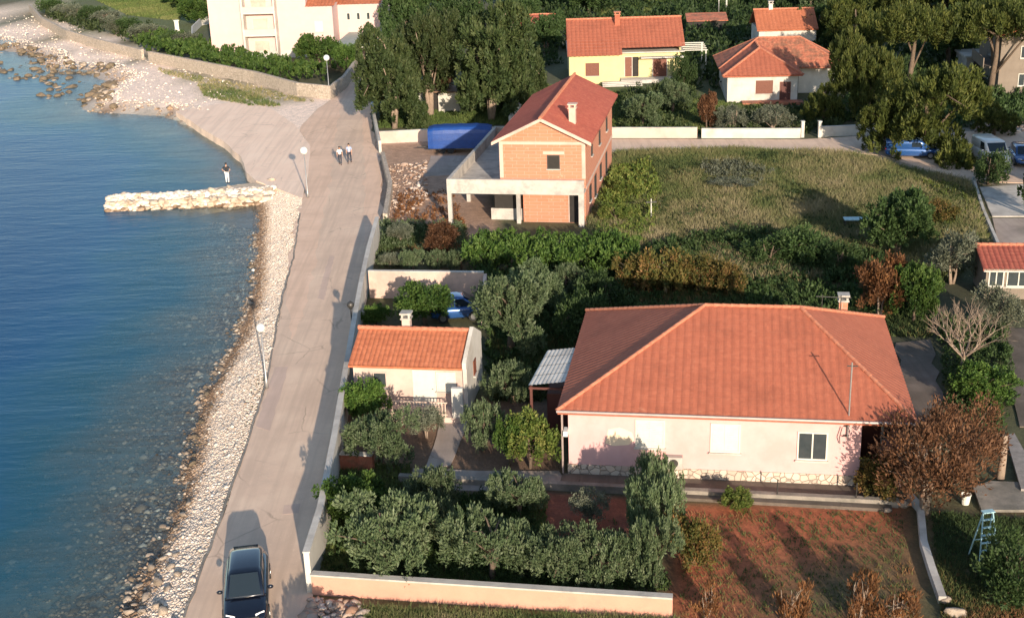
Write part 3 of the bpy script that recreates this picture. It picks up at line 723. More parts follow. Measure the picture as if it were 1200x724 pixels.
# --- near garden
tree('olive', 455, 668, 4.6, 3.0, 'broad grey green olive behind the left end of the peach front wall')
tree('olive', 500, 640, 2.6, 2.5, 'smaller olive wedged behind the broad olive at the left of the front wall')
tree('olive', 575, 676, 3.9, 2.7, 'wide grey green olive behind the middle of the peach front wall')
tree('olive', 655, 680, 3.2, 2.3, 'low olive behind the front wall, right of the wide middle one')
tree('olive', 712, 684, 2.8, 2.4, 'low olive behind the front wall, next to the tall corner olives')
tree('olive', 768, 686, 2.5, 3.2, 'olive at the right end corner of the peach front wall')
tree('olive', 765, 642, 2.5, 3.4, 'tall upright olive just behind the corner olive of the front wall')
tree('olive', 768, 600, 2.3, 3.0, 'dark upright olive reaching up to the pink house wall by the air conditioner')
tree('mixedbush', 812, 660, 2.2, 2.0, 'loose yellowish shrub on the edge of the red earth right of the corner olives')
tree('citrus', 417, 612, 2.9, 2.2, 'glossy green citrus bush beside the white side wall, below the brick pillars')
tree('olive', 512, 600, 2.9, 2.3, 'pale olive beside the left part of the grey garden path')
tree('olive', 607, 605, 2.8, 2.0, 'pale olive below the right part of the grey garden path')
tree('greytree', 692, 612, 1.9, 1.5, 'sparse grey shrub on the dark red earth below the pink house corner')
tree('citrus', 428, 496, 2.6, 2.3, 'bright green bush in the corner between side wall and cottage front')
tree('olive', 447, 540, 3.7, 2.6, 'large drooping grey green tree in front of the cottage')
tree('greytree', 500, 512, 1.9, 1.6, 'small yellowish shrub beside the cottage walk')
tree('olive', 566, 528, 2.4, 2.7, 'olive growing left of the round yellow green bush')
tree('yellowbush', 622, 548, 2.9, 2.9, 'round yellow green bush by the left corner of the pink house')
tree('citrus', 598, 545, 1.7, 2.4, 'dark green bush squeezed between the olive and the round yellow green bush')
tree('olive', 598, 470, 2.8, 2.4, 'olive right of the cottage by the white awning roof')
tree('bigolive', 598, 412, 5.4, 4.9, 'largest olive, tall and silvery, behind the right end of the cottage')
tree('bigolive', 632, 372, 3.6, 3.4, 'silvery olive tucked behind the largest olive')
tree('olive', 665, 345, 2.4, 2.2, 'small bluish olive right of the largest olive, in front of the dark hedge')
tree('shrub', 680, 400, 3.6, 3.0, 'dark shrub in the shade left of the pink house roof')
tree('shrub', 705, 362, 3.6, 2.2, 'dark low shrub in the shade behind the left end of the pink house')
tree('citrus', 500, 380, 3.8, 2.4, 'green fruit tree inside the pink walled yard behind the cottage')
tree('citrus', 440, 380, 1.9, 1.3, 'low green hedge bush in the left corner of the pink walled yard')
for i, (a, b) in enumerate([(484, 'first'), (512, 'second'), (540, 'third'), (562, 'fourth')]):
    tree('olive', a, 316, 1.8, 1.5, b+' from the left of the four little olives lined up behind the pink yard wall', 'little olives behind the pink yard wall')
tree('greytree', 457, 312, 2.0, 1.0, 'grey spiky plant at the left end behind the pink yard wall')
tree('browntree', 517, 302, 3.2, 2.6, 'round leafless looking brown bush before the concrete frame house')
tree('greytree', 470, 283, 2.2, 1.4, 'pale shrub between the road wall and the round brown bush')
tree('shrub', 1188, 700, 3.2, 2.6, 'leafy green shrub under the blue step ladder at the lower right')
tree('yellowbush', 862, 597, 1.7, 1.0, 'small yellow green bush against the terrace edge before the pink house')
tree('rusttree', 1084, 602, 5.6, 4.1, 'large russet brown tree at the right front corner of the pink house')
tree('rusttree', 1125, 560, 4.2, 3.4, 'brown tree with greener leaves just behind the large russet one')
tree('mixedbush', 1030, 580, 2.4, 1.6, 'low brown bush at the foot of the dark porch of the pink house')
tree('redbush', 1030, 372, 3.3, 3.6, 'rust red bush behind the chimney end of the pink house roof')
tree('greentree', 1070, 378, 3.2, 3.5, 'green leaved tree directly right of the rust red bush')
tree('greytree', 1115, 332, 3.6, 3.4, 'grey green tree left of the small red roofed outhouse')
tree('broad', 1050, 300, 5.0, 4.2, 'dark round tree at the lower right of the dry grass field')
tree('greytree', 1172, 388, 3.2, 2.6, 'grey green shrub in front of the small red roofed outhouse')
tree('greentree', 1150, 470, 3.4, 1.8, 'low dark green bush below the bare tree at the right')
for px, py, w_, h, l in [(745, 340, 3.2, 2.3, 'first from the left'), (780, 345, 3.6, 2.8, 'second from the left'), (815, 342, 3.2, 2.4, 'third from the left'), (850, 345, 3.0, 2.1, 'rightmost')]:
    tree('mixedbush', px, py, w_, h, l+' of the reddish green bushes standing behind the pink house roof', 'reddish green bushes behind the pink house')
for px, py, w_, h, l in [(900, 312, 4.2, 2.0, 'low dark bush below the middle of the dry grass field'), (945, 312, 4.4, 2.4, 'wide dark green bush at the lower edge of the dry grass field'), (985, 322, 3.0, 2.0, 'dark bush left of the round tree at the field corner'), (720, 305, 4.0, 2.0, 'dark green bush at the right end of the clipped hedge')]:
    tree('shrub', px, py, w_, h, l)
for px, py, h, l in [(925, 735, 1.9, 'left'), (1005, 728, 2.0, 'middle'), (1052, 735, 1.6, 'right')]:
    tree('twig', px, py, 1.7, h, l+' one of the three rusty twiggy shrubs along the bottom of the red plot', 'rusty twiggy shrubs at the bottom edge')
tree('twig', 828, 728, 1.4, 1.5, 'rusty twiggy shrub right of the corner of the peach wall')
tree('yellowbush', 722, 262, 2.6, 1.6, 'yellow green weed bush beside the brick house right wall')
tree('yellowbush', 735, 232, 2.4, 1.4, 'upper yellow green weed bush beside the brick house right wall')
tree('greytree', 860, 222, 4.0, 1.0, 'patch of grey flowering bush in the middle of the dry grass field')
tree('mixedbush', 1100, 262, 3.0, 1.6, 'low yellowish bush near the right edge of the dry grass field')
for i, (x, y) in enumerate([(46.5, 92), (50, 100), (48, 84), (52, 92)]): tree('broad', 0, 0, 7, 9, 'unseen dark tree added right of the parking slab to shade the parked cars', 'unseen shade trees right of the parking slab', world=(x, y, 0))  # out of view, added to cast shade over the parked cars
# --- middle: behind the side road
tree('bigolive', 752, 150, 4.6, 3.6, 'pale olive in front of the steps of the yellow house')
tree('bigolive', 787, 132, 3.8, 3.4, 'olive close to the right corner of the yellow house')
tree('browntree', 828, 152, 2.8, 4.0, 'narrow tawny conifer behind the joint of the low white walls')
tree('greytree', 858, 154, 3.4, 2.4, 'first pale shrub right of the tawny conifer behind the low white wall')
tree('greytree', 905, 156, 4.2, 2.6, 'wide pale shrub behind the low white wall below the white house')
tree('shrub', 800, 104, 3.4, 4.0, 'dark tree in the gap between yellow and white house')
tree('pine', 965, 146, 4.4, 4.0, 'young pine right of the white house door')
tree('pine', 1082, 184, 9.6, 8.4, 'large sunlit pine leaning over the parked blue car')
tree('pine', 1038, 177, 5.6, 4.8, 'lower sunlit pine left of the parked blue car')
tree('pine', 1016, 140, 7.0, 9.0, 'tall darker pine right of the white hipped house')
tree('umbrella', 1065, 108, 10.5, 10, 'spreading pine with bare limbs above the large sunlit pine')
tree('umbrella', 1160, 112, 11.0, 10.5, 'spreading pine nearest the top right building')
tree('pine', 1165, 158, 4.6, 3.0, 'low pine over the stone heap at the right edge')
tree('broad', 1228, 262, 4.0, 5.6, 'dark tree in front of the white van at the right edge')
tree('shrub', 1158, 216, 3.6, 2.8, 'dark palm like shrub in front of the white van')
tree('conifer', 462, 150, 8.0, 10.4, 'left conifer of the pair beside the road bend, with pale trunks')
tree('conifer', 505, 136, 7.6, 11.5, 'conifer standing between the two big ones by the blue trailer')
tree('conifer', 575, 142, 10.0, 12.4, 'biggest conifer standing behind the blue covered trailer')
tree('conifer', 612, 128, 6.0, 8.4, 'right side conifer next to the yellow house')
tree('broad', 535, 72, 9.0, 8.0, 'dark broad tree behind the pair of conifers')
tree('broad', 480, 66, 8.0, 8.5, 'dark broad tree behind the left conifer')
tree('browntree', 520, 128, 3.4, 6.5, 'brown dying conifer squeezed between the green conifers')
tree('greentree', 375, 82, 6.2, 4.6, 'rounded green tree beside the grey canopy of the pale pink block')
tree('greentree', 408, 84, 4.6, 3.4, 'lower green tree at the corner of the stone wall by the road bend')
tree('broad', 690, 20, 8.0, 6.0, 'dark tree behind the left end of the yellow house roof')
tree('broad', 640, 62, 6.0, 5.2, 'dark tree left of the yellow house')
# wood behind the houses
for i, (px, py, k, w_, h) in enumerate([(470,22,'broad',10,8),(520,12,'pine',10,9),(560,20,'broad',9,8),(600,8,'broad',10,7),(640,-4,'broad',10,7),(612,36,'broad',7,5),(655,4,'shrub',7,5),(700,2,'pine',8,6),(740,-8,'broad',9,6),(790,-14,'broad',9,6),(885,-2,'greytree',8,5),(915,10,'bigolive',8,6),(950,18,'bigolive',8,6),(985,10,'broad',9,8),(1020,18,'pine',10,9),(1065,24,'pine',11,9),(1110,22,'broad',11,9),(1150,30,'pine',11,9),(1195,36,'pine',11,10),(960,62,'broad',7,6),(1000,72,'pine',8,8),(1110,80,'broad',8,7),(1040,-10,'broad',12,9),(960,-10,'bigolive',11,8),(1130,-8,'pine',12,10),(1230,20,'broad',12,10),(430,4,'broad',8,5),(820,6,'olive',6,3),(845,10,'olive',5,3)]):
    tree(k, px, py, w_, h, 'dense green tree in the wood that fills the top of the view behind the houses', 'trees of the wood behind the houses')
for i in range(26):
    tree('broad', 0, 0, 12, 8, 'dense green tree in the wood that fills the top of the view behind the houses', 'trees of the wood behind the houses', world=(-40+i*9+random.uniform(-3, 3), 262+random.uniform(-10, 30)+i*-1.2, 0))
# far left gardens
for i in range(11):
    px = 62+i*15.5; tree('greytree' if i % 3 else 'shrub', px, 14+i*4.7+random.uniform(-3, 3), 5.4, 2.6, 'grey green shrub in the bushy row behind the seaside stone wall', 'grey green shrubs behind the seaside wall')
for i, (px, py) in enumerate([(222, 14), (232, 28), (212, 6), (185, -2), (150, -6), (110, -8)]):
    tree('greentree', px, py, 8, 4.4, 'green tree on the far side of the lawn beside the pale pink block', 'trees round the far lawn')

def hedge(name, label, pts, wd, h, ll, n, mat, z0=0, dens=14):
    global rng
    rng = np.random.default_rng(len(label))
    cents = []
    for i in range(len(pts)-1):
        a = np.array(pts[i]); b = np.array(pts[i+1]); L = np.hypot(*(b-a)); k = int(L*dens*wd)
        t = rng.uniform(0, 1, k)[:, None]; pr = np.array([-(b-a)[1], (b-a)[0]])/L
        q = a+(b-a)*t+pr*rng.uniform(-.5, .5, (k, 1))*wd
        z = z0+h*(1-rng.beta(1.0, 3.0, k))*(1+.10*np.sin(q[:, 0]*2.1)*np.cos(q[:, 1]*1.7))
        cents.append(np.concatenate([q, z[:, None]], 1))
    c = np.concatenate(cents)
    V, Fc, t = leaves(c, rng.uniform(.18, .34, len(c)), n, ll, ll*.5, .9)
    return tag(link(name, np_mesh(name, V, Fc, mat, t)), label, 'hedge')
hd = wpoly([(548,290),(640,298),(742,308)])
hedge('hedge', 'long bright green clipped hedge in front of the brick house', [(-2.6, 82.6), (2.5, 81.2), (8.2, 79.6)], 4.4, 2.2, .24, 26, LM['green'])
hedge('hedge', 'green hedge inside the stone wall of the pale pink block', [P(176, 52)[:2], P(250, 74)[:2], P(330, 92)[:2], P(380, 96)[:2]], 7.0, 2.0, .4, 18, LM['green'], dens=3)

def brush(name, label, poly, K, h, rad, n, ll, mat, seed, up=.7, cat='undergrowth', bias=1.0):
    global rng
    rng = np.random.default_rng(seed); p = scatter(K, poly)
    nz = .5+.5*vnoise(p[:, 0], p[:, 1], .45, seed); k = rng.uniform(0, 1, K) < nz*1.3; p = p[k]; nz = nz[k]
    c = np.concatenate([p, (h*nz*rng.uniform(.1, 1, len(p)))[:, None]], 1)
    V, Fc, t = leaves(c, rng.uniform(.6, 1.2, len(c))*rad, n, ll, ll*.45, up)
    return tag(link(name, np_mesh(name, V, Fc, mat, t)), label, cat, kind='stuff')
brush('undergrowth', 'brownish scrub over the rubble left of the concrete frame house', wpoly([(470,225),(530,225),(545,265),(460,262)]), 260, .5, .25, 22, .2, LM['rust'], 64)
brush('field_weeds', 'yellow green weeds at the left side of the dry field', wpoly([(700,262),(715,205),(760,190),(775,230),(760,290),(700,300)]), 1500, .95, .32, 26, .26, LM['yellow'], 51)
brush('field_weeds', 'dark weeds along the lower side of the dry field', wpoly([(745,300),(800,285),(900,278),(1010,272),(1040,300),(1040,335),(760,335),(690,320)]), 1800, 1.2, .36, 26, .26, LM['dark'], 52)
brush('field_weeds', 'olive green weed patches all over the dry field', wpoly([(740,185),(1000,186),(1130,225),(1150,290),(900,290),(760,270)]), 1700, .6, .32, 20, .26, LM['cypress'], 53)
brush('field_weeds', 'pale flowering weeds in the upper middle of the dry field', wpoly([(820,200),(860,192),(905,205),(900,225),(840,228)]), 520, .9, .32, 26, .2, LM['grey'], 54)
brush('field_weeds', 'yellowish weeds near the right corner of the dry field', wpoly([(1070,215),(1140,225),(1160,285),(1100,280)]), 420, .8, .3, 24, .24, LM['yellow'], 55)
brush('undergrowth', 'dark undergrowth between the clipped hedge and the pink house', wpoly([(560,318),(700,312),(760,330),(1090,345),(1090,372),(690,372),(660,450),(570,440)]), 2200, 1.2, .32, 26, .24, LM['dark'], 56)
brush('undergrowth', 'green undergrowth below the bare tree at the right', wpoly([(1100,375),(1180,385),(1190,470),(1165,520),(1110,480)]), 700, .9, .28, 26, .2, LM['dark'], 57)
brush('undergrowth', 'bushy undergrowth beneath the pines at the upper right', wpoly([(975,142),(1010,90),(1220,95),(1220,150),(1100,150)]), 1400, 1.4, .5, 26, .42, LM['dark'], 58)
brush('undergrowth', 'dense scrub filling the ground behind the houses', wpoly([(590,96),(640,-20),(1240,-30),(1240,95),(990,100),(830,110),(700,60)]), 5200, 2.6, .9, 24, .7, LM['dark'], 59)
brush('undergrowth', 'mixed scrub in the gardens below the yellow and white houses', wpoly([(727,158),(730,112),(800,96),(840,128),(985,130),(985,156)]), 1200, 1.1, .4, 24, .34, LM['cypress'], 60)
brush('undergrowth', 'scrub along the seaside wall at the far top left', wpoly([(50,4),(95,14),(190,38),(250,56),(180,56),(60,24)]), 420, 1.6, .8, 22, .6, LM['cypress'], 61)
brush('undergrowth', 'scrub on the open ground beyond the right edge', [(38, 40), (80, 40), (95, 120), (50, 110), (36, 66)], 2200, 1.6, .6, 24, .45, LM['dark'], 73)
brush('undergrowth', 'low plants between the brick house and the yard wall', wpoly([(445,262),(540,266),(560,312),(440,316)]), 700, .7, .25, 24, .18, LM['olive'], 62)
brush('undergrowth', 'low plants between the trees of the olive garden', wpoly([(376,686),(404,560),(480,580),(625,582),(630,640),(760,600),(785,690)]), 1500, .5, .22, 26, .15, LM['dark'], 63)
tree('olive', 0, 0, 2.6, 1.7, 'olive bush outside the wall corner just below the view', world=(-7.3, 38.2, 0))

def bare_tree(px, py, h, w_, label, mat, n0=7):
    x, y, _ = P(px, py); root = thing('bare_tree', label, 'tree', (x, y, 0))
    def grow(mb, p, d, l, r, lv):
        e = p+d*l; mid = p.lerp(e, .5)+Vector([random.uniform(-.06, .06)*l for _ in range(3)])
        mb.tube([p, mid, e], [r, r*.8, r*.62], 5 if lv < 2 else 3, cap=False)
        if lv < 4:
            for _ in range(3 if lv < 3 else 2+random.randrange(2)):
                nd = (d+Vector((random.uniform(-.75, .75), random.uniform(-.75, .75), random.uniform(-.15, .5)))).normalized()
                grow(mb, p.lerp(e, random.uniform(.55, 1)), nd, l*random.uniform(.6, .8), r*.56, lv+1)
    t = MB(); t.tube([(0, 0, -.1), (.02, .03, .4), (0, .02, .8)], [.16, .13, .11], 8); t.build('trunk', mat, root, True)
    for i in range(n0):
        mb = MB(); a = 6.28*i/n0+random.uniform(-.3, .3)
        grow(mb, Vector((0, 0, .6)), Vector((math.cos(a)*w_*.30, math.sin(a)*w_*.30, h*.28)).normalized(), h*.36, .06, 0); mb.build('branch', mat, root, True)
    return root
bare_tree(1128, 432, 3.9, 3.6, 'leafless pale branched tree beside the right gable of the pink house', MT['palebark'])

def grass(name, label, poly, n, hgt, wid, mat, seed, cat='grass', dry=.5, patch=.25, mask=None):
    global rng
    rng = np.random.default_rng(seed)
    p = scatter(n, poly, mask); k = 4
    P0 = np.repeat(p, k, 0)+rng.normal(0, .07, (n*k, 2)); T = len(P0)
    nz = vnoise(P0[:, 0], P0[:, 1], patch, seed)+.5*vnoise(P0[:, 0], P0[:, 1], patch*4, seed+1)
    hh = hgt*rng.uniform(.5, 1.3, T)*(1+.35*nz); a = rng.uniform(0, 6.28, T); ln = rng.normal(0, .55, (T, 2))*hh[:, None]
    ww = wid*rng.uniform(.6, 1.4, T)
    b0 = np.stack([P0[:, 0]-np.cos(a)*ww/2, P0[:, 1]-np.sin(a)*ww/2, np.full(T, -.05)], -1)
    b1 = np.stack([P0[:, 0]+np.cos(a)*ww/2, P0[:, 1]+np.sin(a)*ww/2, np.full(T, -.05)], -1)
    tp = np.stack([P0[:, 0]+ln[:, 0], P0[:, 1]+ln[:, 1], hh], -1)
    V = np.stack([b0, b1, tp], 1).reshape(-1, 3)
    t = np.clip(dry+.6*nz+rng.normal(0, .16, T), 0, 1)
    return tag(link(name, np_mesh(name, V, np.arange(T*3).reshape(T, 3), mat, t)), label, cat, kind='stuff')
grass('rough_grass', 'rough grass on the open ground right of the parking slab and outhouse', [(33, 36), (75, 36), (90, 110), (44, 110), (41, 80), (31, 62), (22, 50)], 12000, .3, .10, MT['fieldgrass'], 71, dry=.3)
grass('rough_grass', 'rough grass on the near ground below the view', [(-6, 30), (35, 28), (35, 36), (19, 38.3), (-6, 39.5)], 9000, .25, .07, MT['fieldgrass'], 72, dry=.4)
grass('field_grass', 'tall dry tawny grass covering the empty field behind the pink house', wpoly([(722,180),(860,176),(1000,182),(1060,198),(1135,216),(1160,300),(1110,330),(880,330),(690,322),(690,262)]), 56000, .52, .085, MT['fieldgrass'], 5, dry=.52, patch=.33)
grass('weeds', 'weeds and rusty seedlings over the red earth plot', wpoly([(795,600),(1058,600),(1082,760),(800,760)]), 2000, .12, .04, MT['weeds'], 6, dry=.42, patch=.5)
grass('weeds', 'green undergrowth on the ground at the lower right', wpoly([(1092,600),(1230,610),(1260,760),(1110,760)]), 6000, .16, .05, MT['weeds'], 8, dry=.22)
grass('roadside_grass', 'dry tufted grass growing below the peach front wall', wpoly([(420,712),(795,727),(800,790),(425,790)]), 8000, .26, .045, MT['fieldgrass'], 9, dry=.42, patch=1)
grass('garden_weeds', 'low weeds under the olives in the walled garden', wpoly([(375,688),(402,540),(480,545),(480,578),(640,580),(640,640),(785,692)]), 7000, .16, .06, MT['lawn'], 10, dry=.25)
grass('undergrowth', 'shaded undergrowth between the hedge and the pink house', wpoly([(575,330),(760,320),(1090,345),(1090,395),(690,380),(650,470),(575,470)]), 13000, .3, .09, MT['weeds'], 12, dry=.3)
grass('lawn', 'green grass of the gardens beyond the side road', wpoly([(640,150),(640,100),(940,128),(940,156),(725,158)]), 9000, .25, .12, MT['lawn'], 13, dry=.4)
grass('lawn', 'grass growing beneath the tall conifers by the road bend', wpoly([(445,150),(450,112),(625,110),(600,146)]), 6000, .3, .14, MT['lawn'], 14, dry=.2)
grass('meadow', 'green meadow at the top of the view beside the white pole', wpoly([(700,-10),(880,-20),(880,20),(800,20),(700,20)]), 7000, .5, .2, MT['lawn'], 15, dry=.35)
grass('dune_grass', 'dry tufts on the sandy slope below the stone wall', wpoly([(232,100),(270,104),(300,112),(330,125),(290,124),(240,113)]), 500, .4, .16, MT['fieldgrass'], 16, dry=.35, patch=.6)
grass('dune_grass', 'thin dry grass at the foot of the long stone wall', wpoly([(185,80),(300,102),(372,120),(300,116),(190,86)]), 700, .25, .12, MT['fieldgrass'], 17, dry=.7, patch=.6)
grass('lawn', 'mown lawn behind the shrubs at the far top left', wpoly([(90,-10),(220,-10),(210,25),(150,18)]), 7000, .25, .2, MT['lawn'], 18, dry=.45)
grass('verge_weeds', 'weeds around the rubble left of the brick house', wpoly([(450,262),(545,265),(545,300),(445,300)]), 2500, .3, .1, MT['weeds'], 19, dry=.4)

# ------------------------------------------------------------------ roofs
def tile_plane(mb, A, B, V, uD, uC, amp=.03, pitch=.24, step=.014, row=.38, mi=0):
    """Pitched plane of real corrugated tiles: eave A-B, slope vector V, top edge between uD and uC along the eave."""
    A, B, V = Vector(A), Vector(B), Vector(V); U = (B-A); L = U.length; U.normalize(); Lv = V.length; v = V.normalized(); n = U.cross(v)
    nu = max(2, int(L/(pitch/4))); us = [L*i/nu for i in range(nu+1)]
    def top(u):
        t = 1.0
        if uD > 1e-6: t = min(t, u/uD)
        if L-uC > 1e-6: t = min(t, (L-u)/(L-uC))
        return max(0, t)*Lv
    nr = int(math.ceil(Lv/row)); vs = []; fs = []
    for j in range(nr):
        base = len(vs)
        for u in us:
            tp = top(u); h = amp*abs(math.sin(math.pi*u/pitch))
            a = min(j*row, tp); b = min((j+1)*row, tp)
            vs.append(A+U*u+v*a+n*(h+step)); vs.append(A+U*u+v*b+n*h)
        for i in range(nu):
            k = base+2*i
            if (top(us[i]) > j*row+1e-4) or (top(us[i+1]) > j*row+1e-4): fs.append((k, k+2, k+3, k+1))
    mb.add([tuple(q) for q in vs], fs, mi)
def caps(mb, a, b, r=.12, mi=0):
    a, b = Vector(a), Vector(b); L = (b-a).length; k = max(1, int(L/.4)); d = (b-a)/k
    for i in range(k):
        p = a+d*i; q = a+d*(i+1.12)
        mb.tube([p, q], [r*1.12, r*.86], 8, mi)
def gable_roof(root, x0, x1, y0, y1, ze, zr, mat, axis='x', yr=None, th=.12, name='roof', **k):
    mb = MB()
    if axis == 'x':
        yr = yr if yr is not None else (y0+y1)/2
        tile_plane(mb, (x0,y0,ze), (x1,y0,ze), (0,yr-y0,zr-ze), 0, x1-x0, **k)
        tile_plane(mb, (x1,y1,ze), (x0,y1,ze), (0,yr-y1,zr-ze), 0, x1-x0, **k)
        mb.add([(x0,y0,ze-th),(x0,yr,zr-th),(x0,y1,ze-th),(x0,y1,ze),(x0,yr,zr),(x0,y0,ze),(x1,y0,ze-th),(x1,yr,zr-th),(x1,y1,ze-th),(x1,y1,ze),(x1,yr,zr),(x1,y0,ze)],
               [(0,1,4,5),(1,2,3,4),(6,11,10,7),(7,10,9,8),(0,5,11,6),(2,8,9,3),(0,6,7,1),(1,7,8,2)])
        r = mb.build(name, mat, root)
        c = MB(); caps(c, (x0-.05,yr,zr+.05), (x1,yr,zr+.05)); c.build('ridge_tiles', MT['ridge'], r)
    else:
        xr = (x0+x1)/2
        tile_plane(mb, (x0,y1,ze), (x0,y0,ze), (xr-x0,0,zr-ze), 0, y1-y0, **k)
        tile_plane(mb, (x1,y0,ze), (x1,y1,ze), (xr-x1,0,zr-ze), 0, y1-y0, **k)
        mb.add([(x0,y0,ze-th),(xr,y0,zr-th),(x1,y0,ze-th),(x1,y0,ze),(xr,y0,zr),(x0,y0,ze),(x0,y1,ze-th),(xr,y1,zr-th),(x1,y1,ze-th),(x1,y1,ze),(xr,y1,zr),(x0,y1,ze)],
               [(0,1,4,5),(1,2,3,4),(6,11,10,7),(7,10,9,8),(0,5,11,6),(2,8,9,3),(0,6,7,1),(1,7,8,2)])
        r = mb.build(name, mat, root)
        c = MB(); caps(c, (xr,y0-.05,zr+.05), (xr,y1,zr+.05)); c.build('ridge_tiles', MT['ridge'], r)
    return r
def hip_roof(root, x0, x1, y0, y1, ze, zr, rx0, rx1, ry, mat, name='roof', soffit=True, **k):
    mb = MB()
    tile_plane(mb, (x0,y0,ze), (x1,y0,ze), (0,ry-y0,zr-ze), rx0-x0, rx1-x0, **k)
    tile_plane(mb, (x1,y1,ze), (x0,y1,ze), (0,ry-y1,zr-ze), x1-rx1, x1-rx0, **k)
    tile_plane(mb, (x0,y1,ze), (x0,y0,ze), (rx0-x0,0,zr-ze), y1-ry, y1-ry, **k)
    tile_plane(mb, (x1,y0,ze), (x1,y1,ze), (rx1-x1,0,zr-ze), ry-y0, ry-y0, **k)
    mb.box(x0+.03, x1-.03, y0+.03, y1-.03, ze-.16, ze-.01)
    r = mb.build(name, mat, root)
    c = MB(); z = .045; cr = .085
    caps(c, (x0,y0,ze+z), (rx0,ry,zr+z), cr); caps(c, (x1,y0,ze+z), (rx1,ry,zr+z), cr); caps(c, (x0,y1,ze+z), (rx0,ry,zr+z), cr); caps(c, (x1,y1,ze+z), (rx1,ry,zr+z), cr); caps(c, (rx0,ry,zr+z), (rx1,ry,zr+z), cr)
    c.build('ridge_tiles', MT['ridge'], r); return r
def window(root, x, z, w_, h, y=0, frame='whitepaint', fill='glass', axis='x', name='window', sill=True, leaves_=2, out=-1, d=.05):
    """Window or shutter on a wall: axis x = wall along x at y; axis y = wall along y at x=y. out = outward sign."""
    def B(mb, a0, a1, o0, o1, z0, z1, mi=0):
        lo, hi = sorted((y+out*o0, y+out*o1))
        if axis == 'x': mb.box(a0, a1, lo, hi, z0, z1, mi)
        else: mb.box(lo, hi, a0, a1, z0, z1, mi)
    f = MB(); t = .07
    B(f, x, x+w_, -.02, d, z, z+t); B(f, x, x+w_, -.02, d, z+h-t, z+h); B(f, x, x+t, -.02, d-.002, z+t, z+h-t); B(f, x+w_-t, x+w_, -.02, d-.002, z+t, z+h-t)
    for i in range(1, leaves_):
        c = x+w_*i/leaves_; B(f, c-t*.45, c+t*.45, -.02, d-.004, z+t, z+h-t)
    fo = f.build(name, MT[frame], root)
    g = MB(); B(g, x+t, x+w_-t, -.01, d-.03, z+t, z+h-t)
    if fill in ('brown', 'whitepaint', 'darkred'):      # louvred or roller shutter slats
        k = int((h-2*t)/.09)
        for i in range(k): B(g, x+t+.01, x+w_-t-.01, d-.03, d-.012, z+t+i*.09+.01, z+t+i*.09+.07)
        g.build('shutter', MT[fill], fo)
    else: g.build('pane', MT[fill], fo)
    if sill:
        s = MB(); B(s, x-.06, x+w_+.06, -.01, d+.08, z-.07, z-.002); s.build('sill', MT['lconc'], fo)
    return fo
def door(root, x, z, w_, h, y=0, mat='brown', axis='x', out=-1, frame='whitepaint'):
    def B(mb, a0, a1, o0, o1, z0, z1):
        lo, hi = sorted((y+out*o0, y+out*o1))
        if axis == 'x': mb.box(a0, a1, lo, hi, z0, z1)
        else: mb.box(lo, hi, a0, a1, z0, z1)
    f = MB(); B(f, x-.08, x, -.02, .05, z, z+h); B(f, x+w_, x+w_+.08, -.02, .05, z, z+h); B(f, x-.08, x+w_+.08, -.02, .052, z+h, z+h+.08)
    dd = MB(); B(dd, x, x+w_, -.01, .03, z, z+h)
    for q in (.12, .55): B(dd, x+.12, x+w_-.12, .03, .045, z+h*q, z+h*(q+.33))
    do = dd.build('door', MT[mat], root); f.build('frame', MT[frame], do)
    hh = MB(); B(hh, x+w_-.14, x+w_-.06, .03, .08, z+h*.48, z+h*.5); hh.build('handle', MT['steel'], do)
    return do
def chimney(root, x, y, z0, z1, w_, mat, cap='conc'):
    c = MB().box(x-w_/2, x+w_/2, y-w_/2, y+w_/2, z0, z1); co = c.build('chimney', MT[mat], root)
    k = MB().box(x-w_*.65, x+w_*.65, y-w_*.65, y+w_*.65, z1, z1+.08)
    for sx in (-1, 1):
        for sy in (-1, 1): k.box(x+sx*w_*.42-.05, x+sx*w_*.42+.05, y+sy*w_*.42-.05, y+sy*w_*.42+.05, z1+.08, z1+.28)
    k.box(x-w_*.7, x+w_*.7, y-w_*.7, y+w_*.7, z1+.28, z1+.36)
    k.build('chimney_cap', MT[cap], co)
    return co
def frame_of(a, b): return math.atan2(b[1]-a[1], b[0]-a[0]), math.hypot(b[0]-a[0], b[1]-a[1])

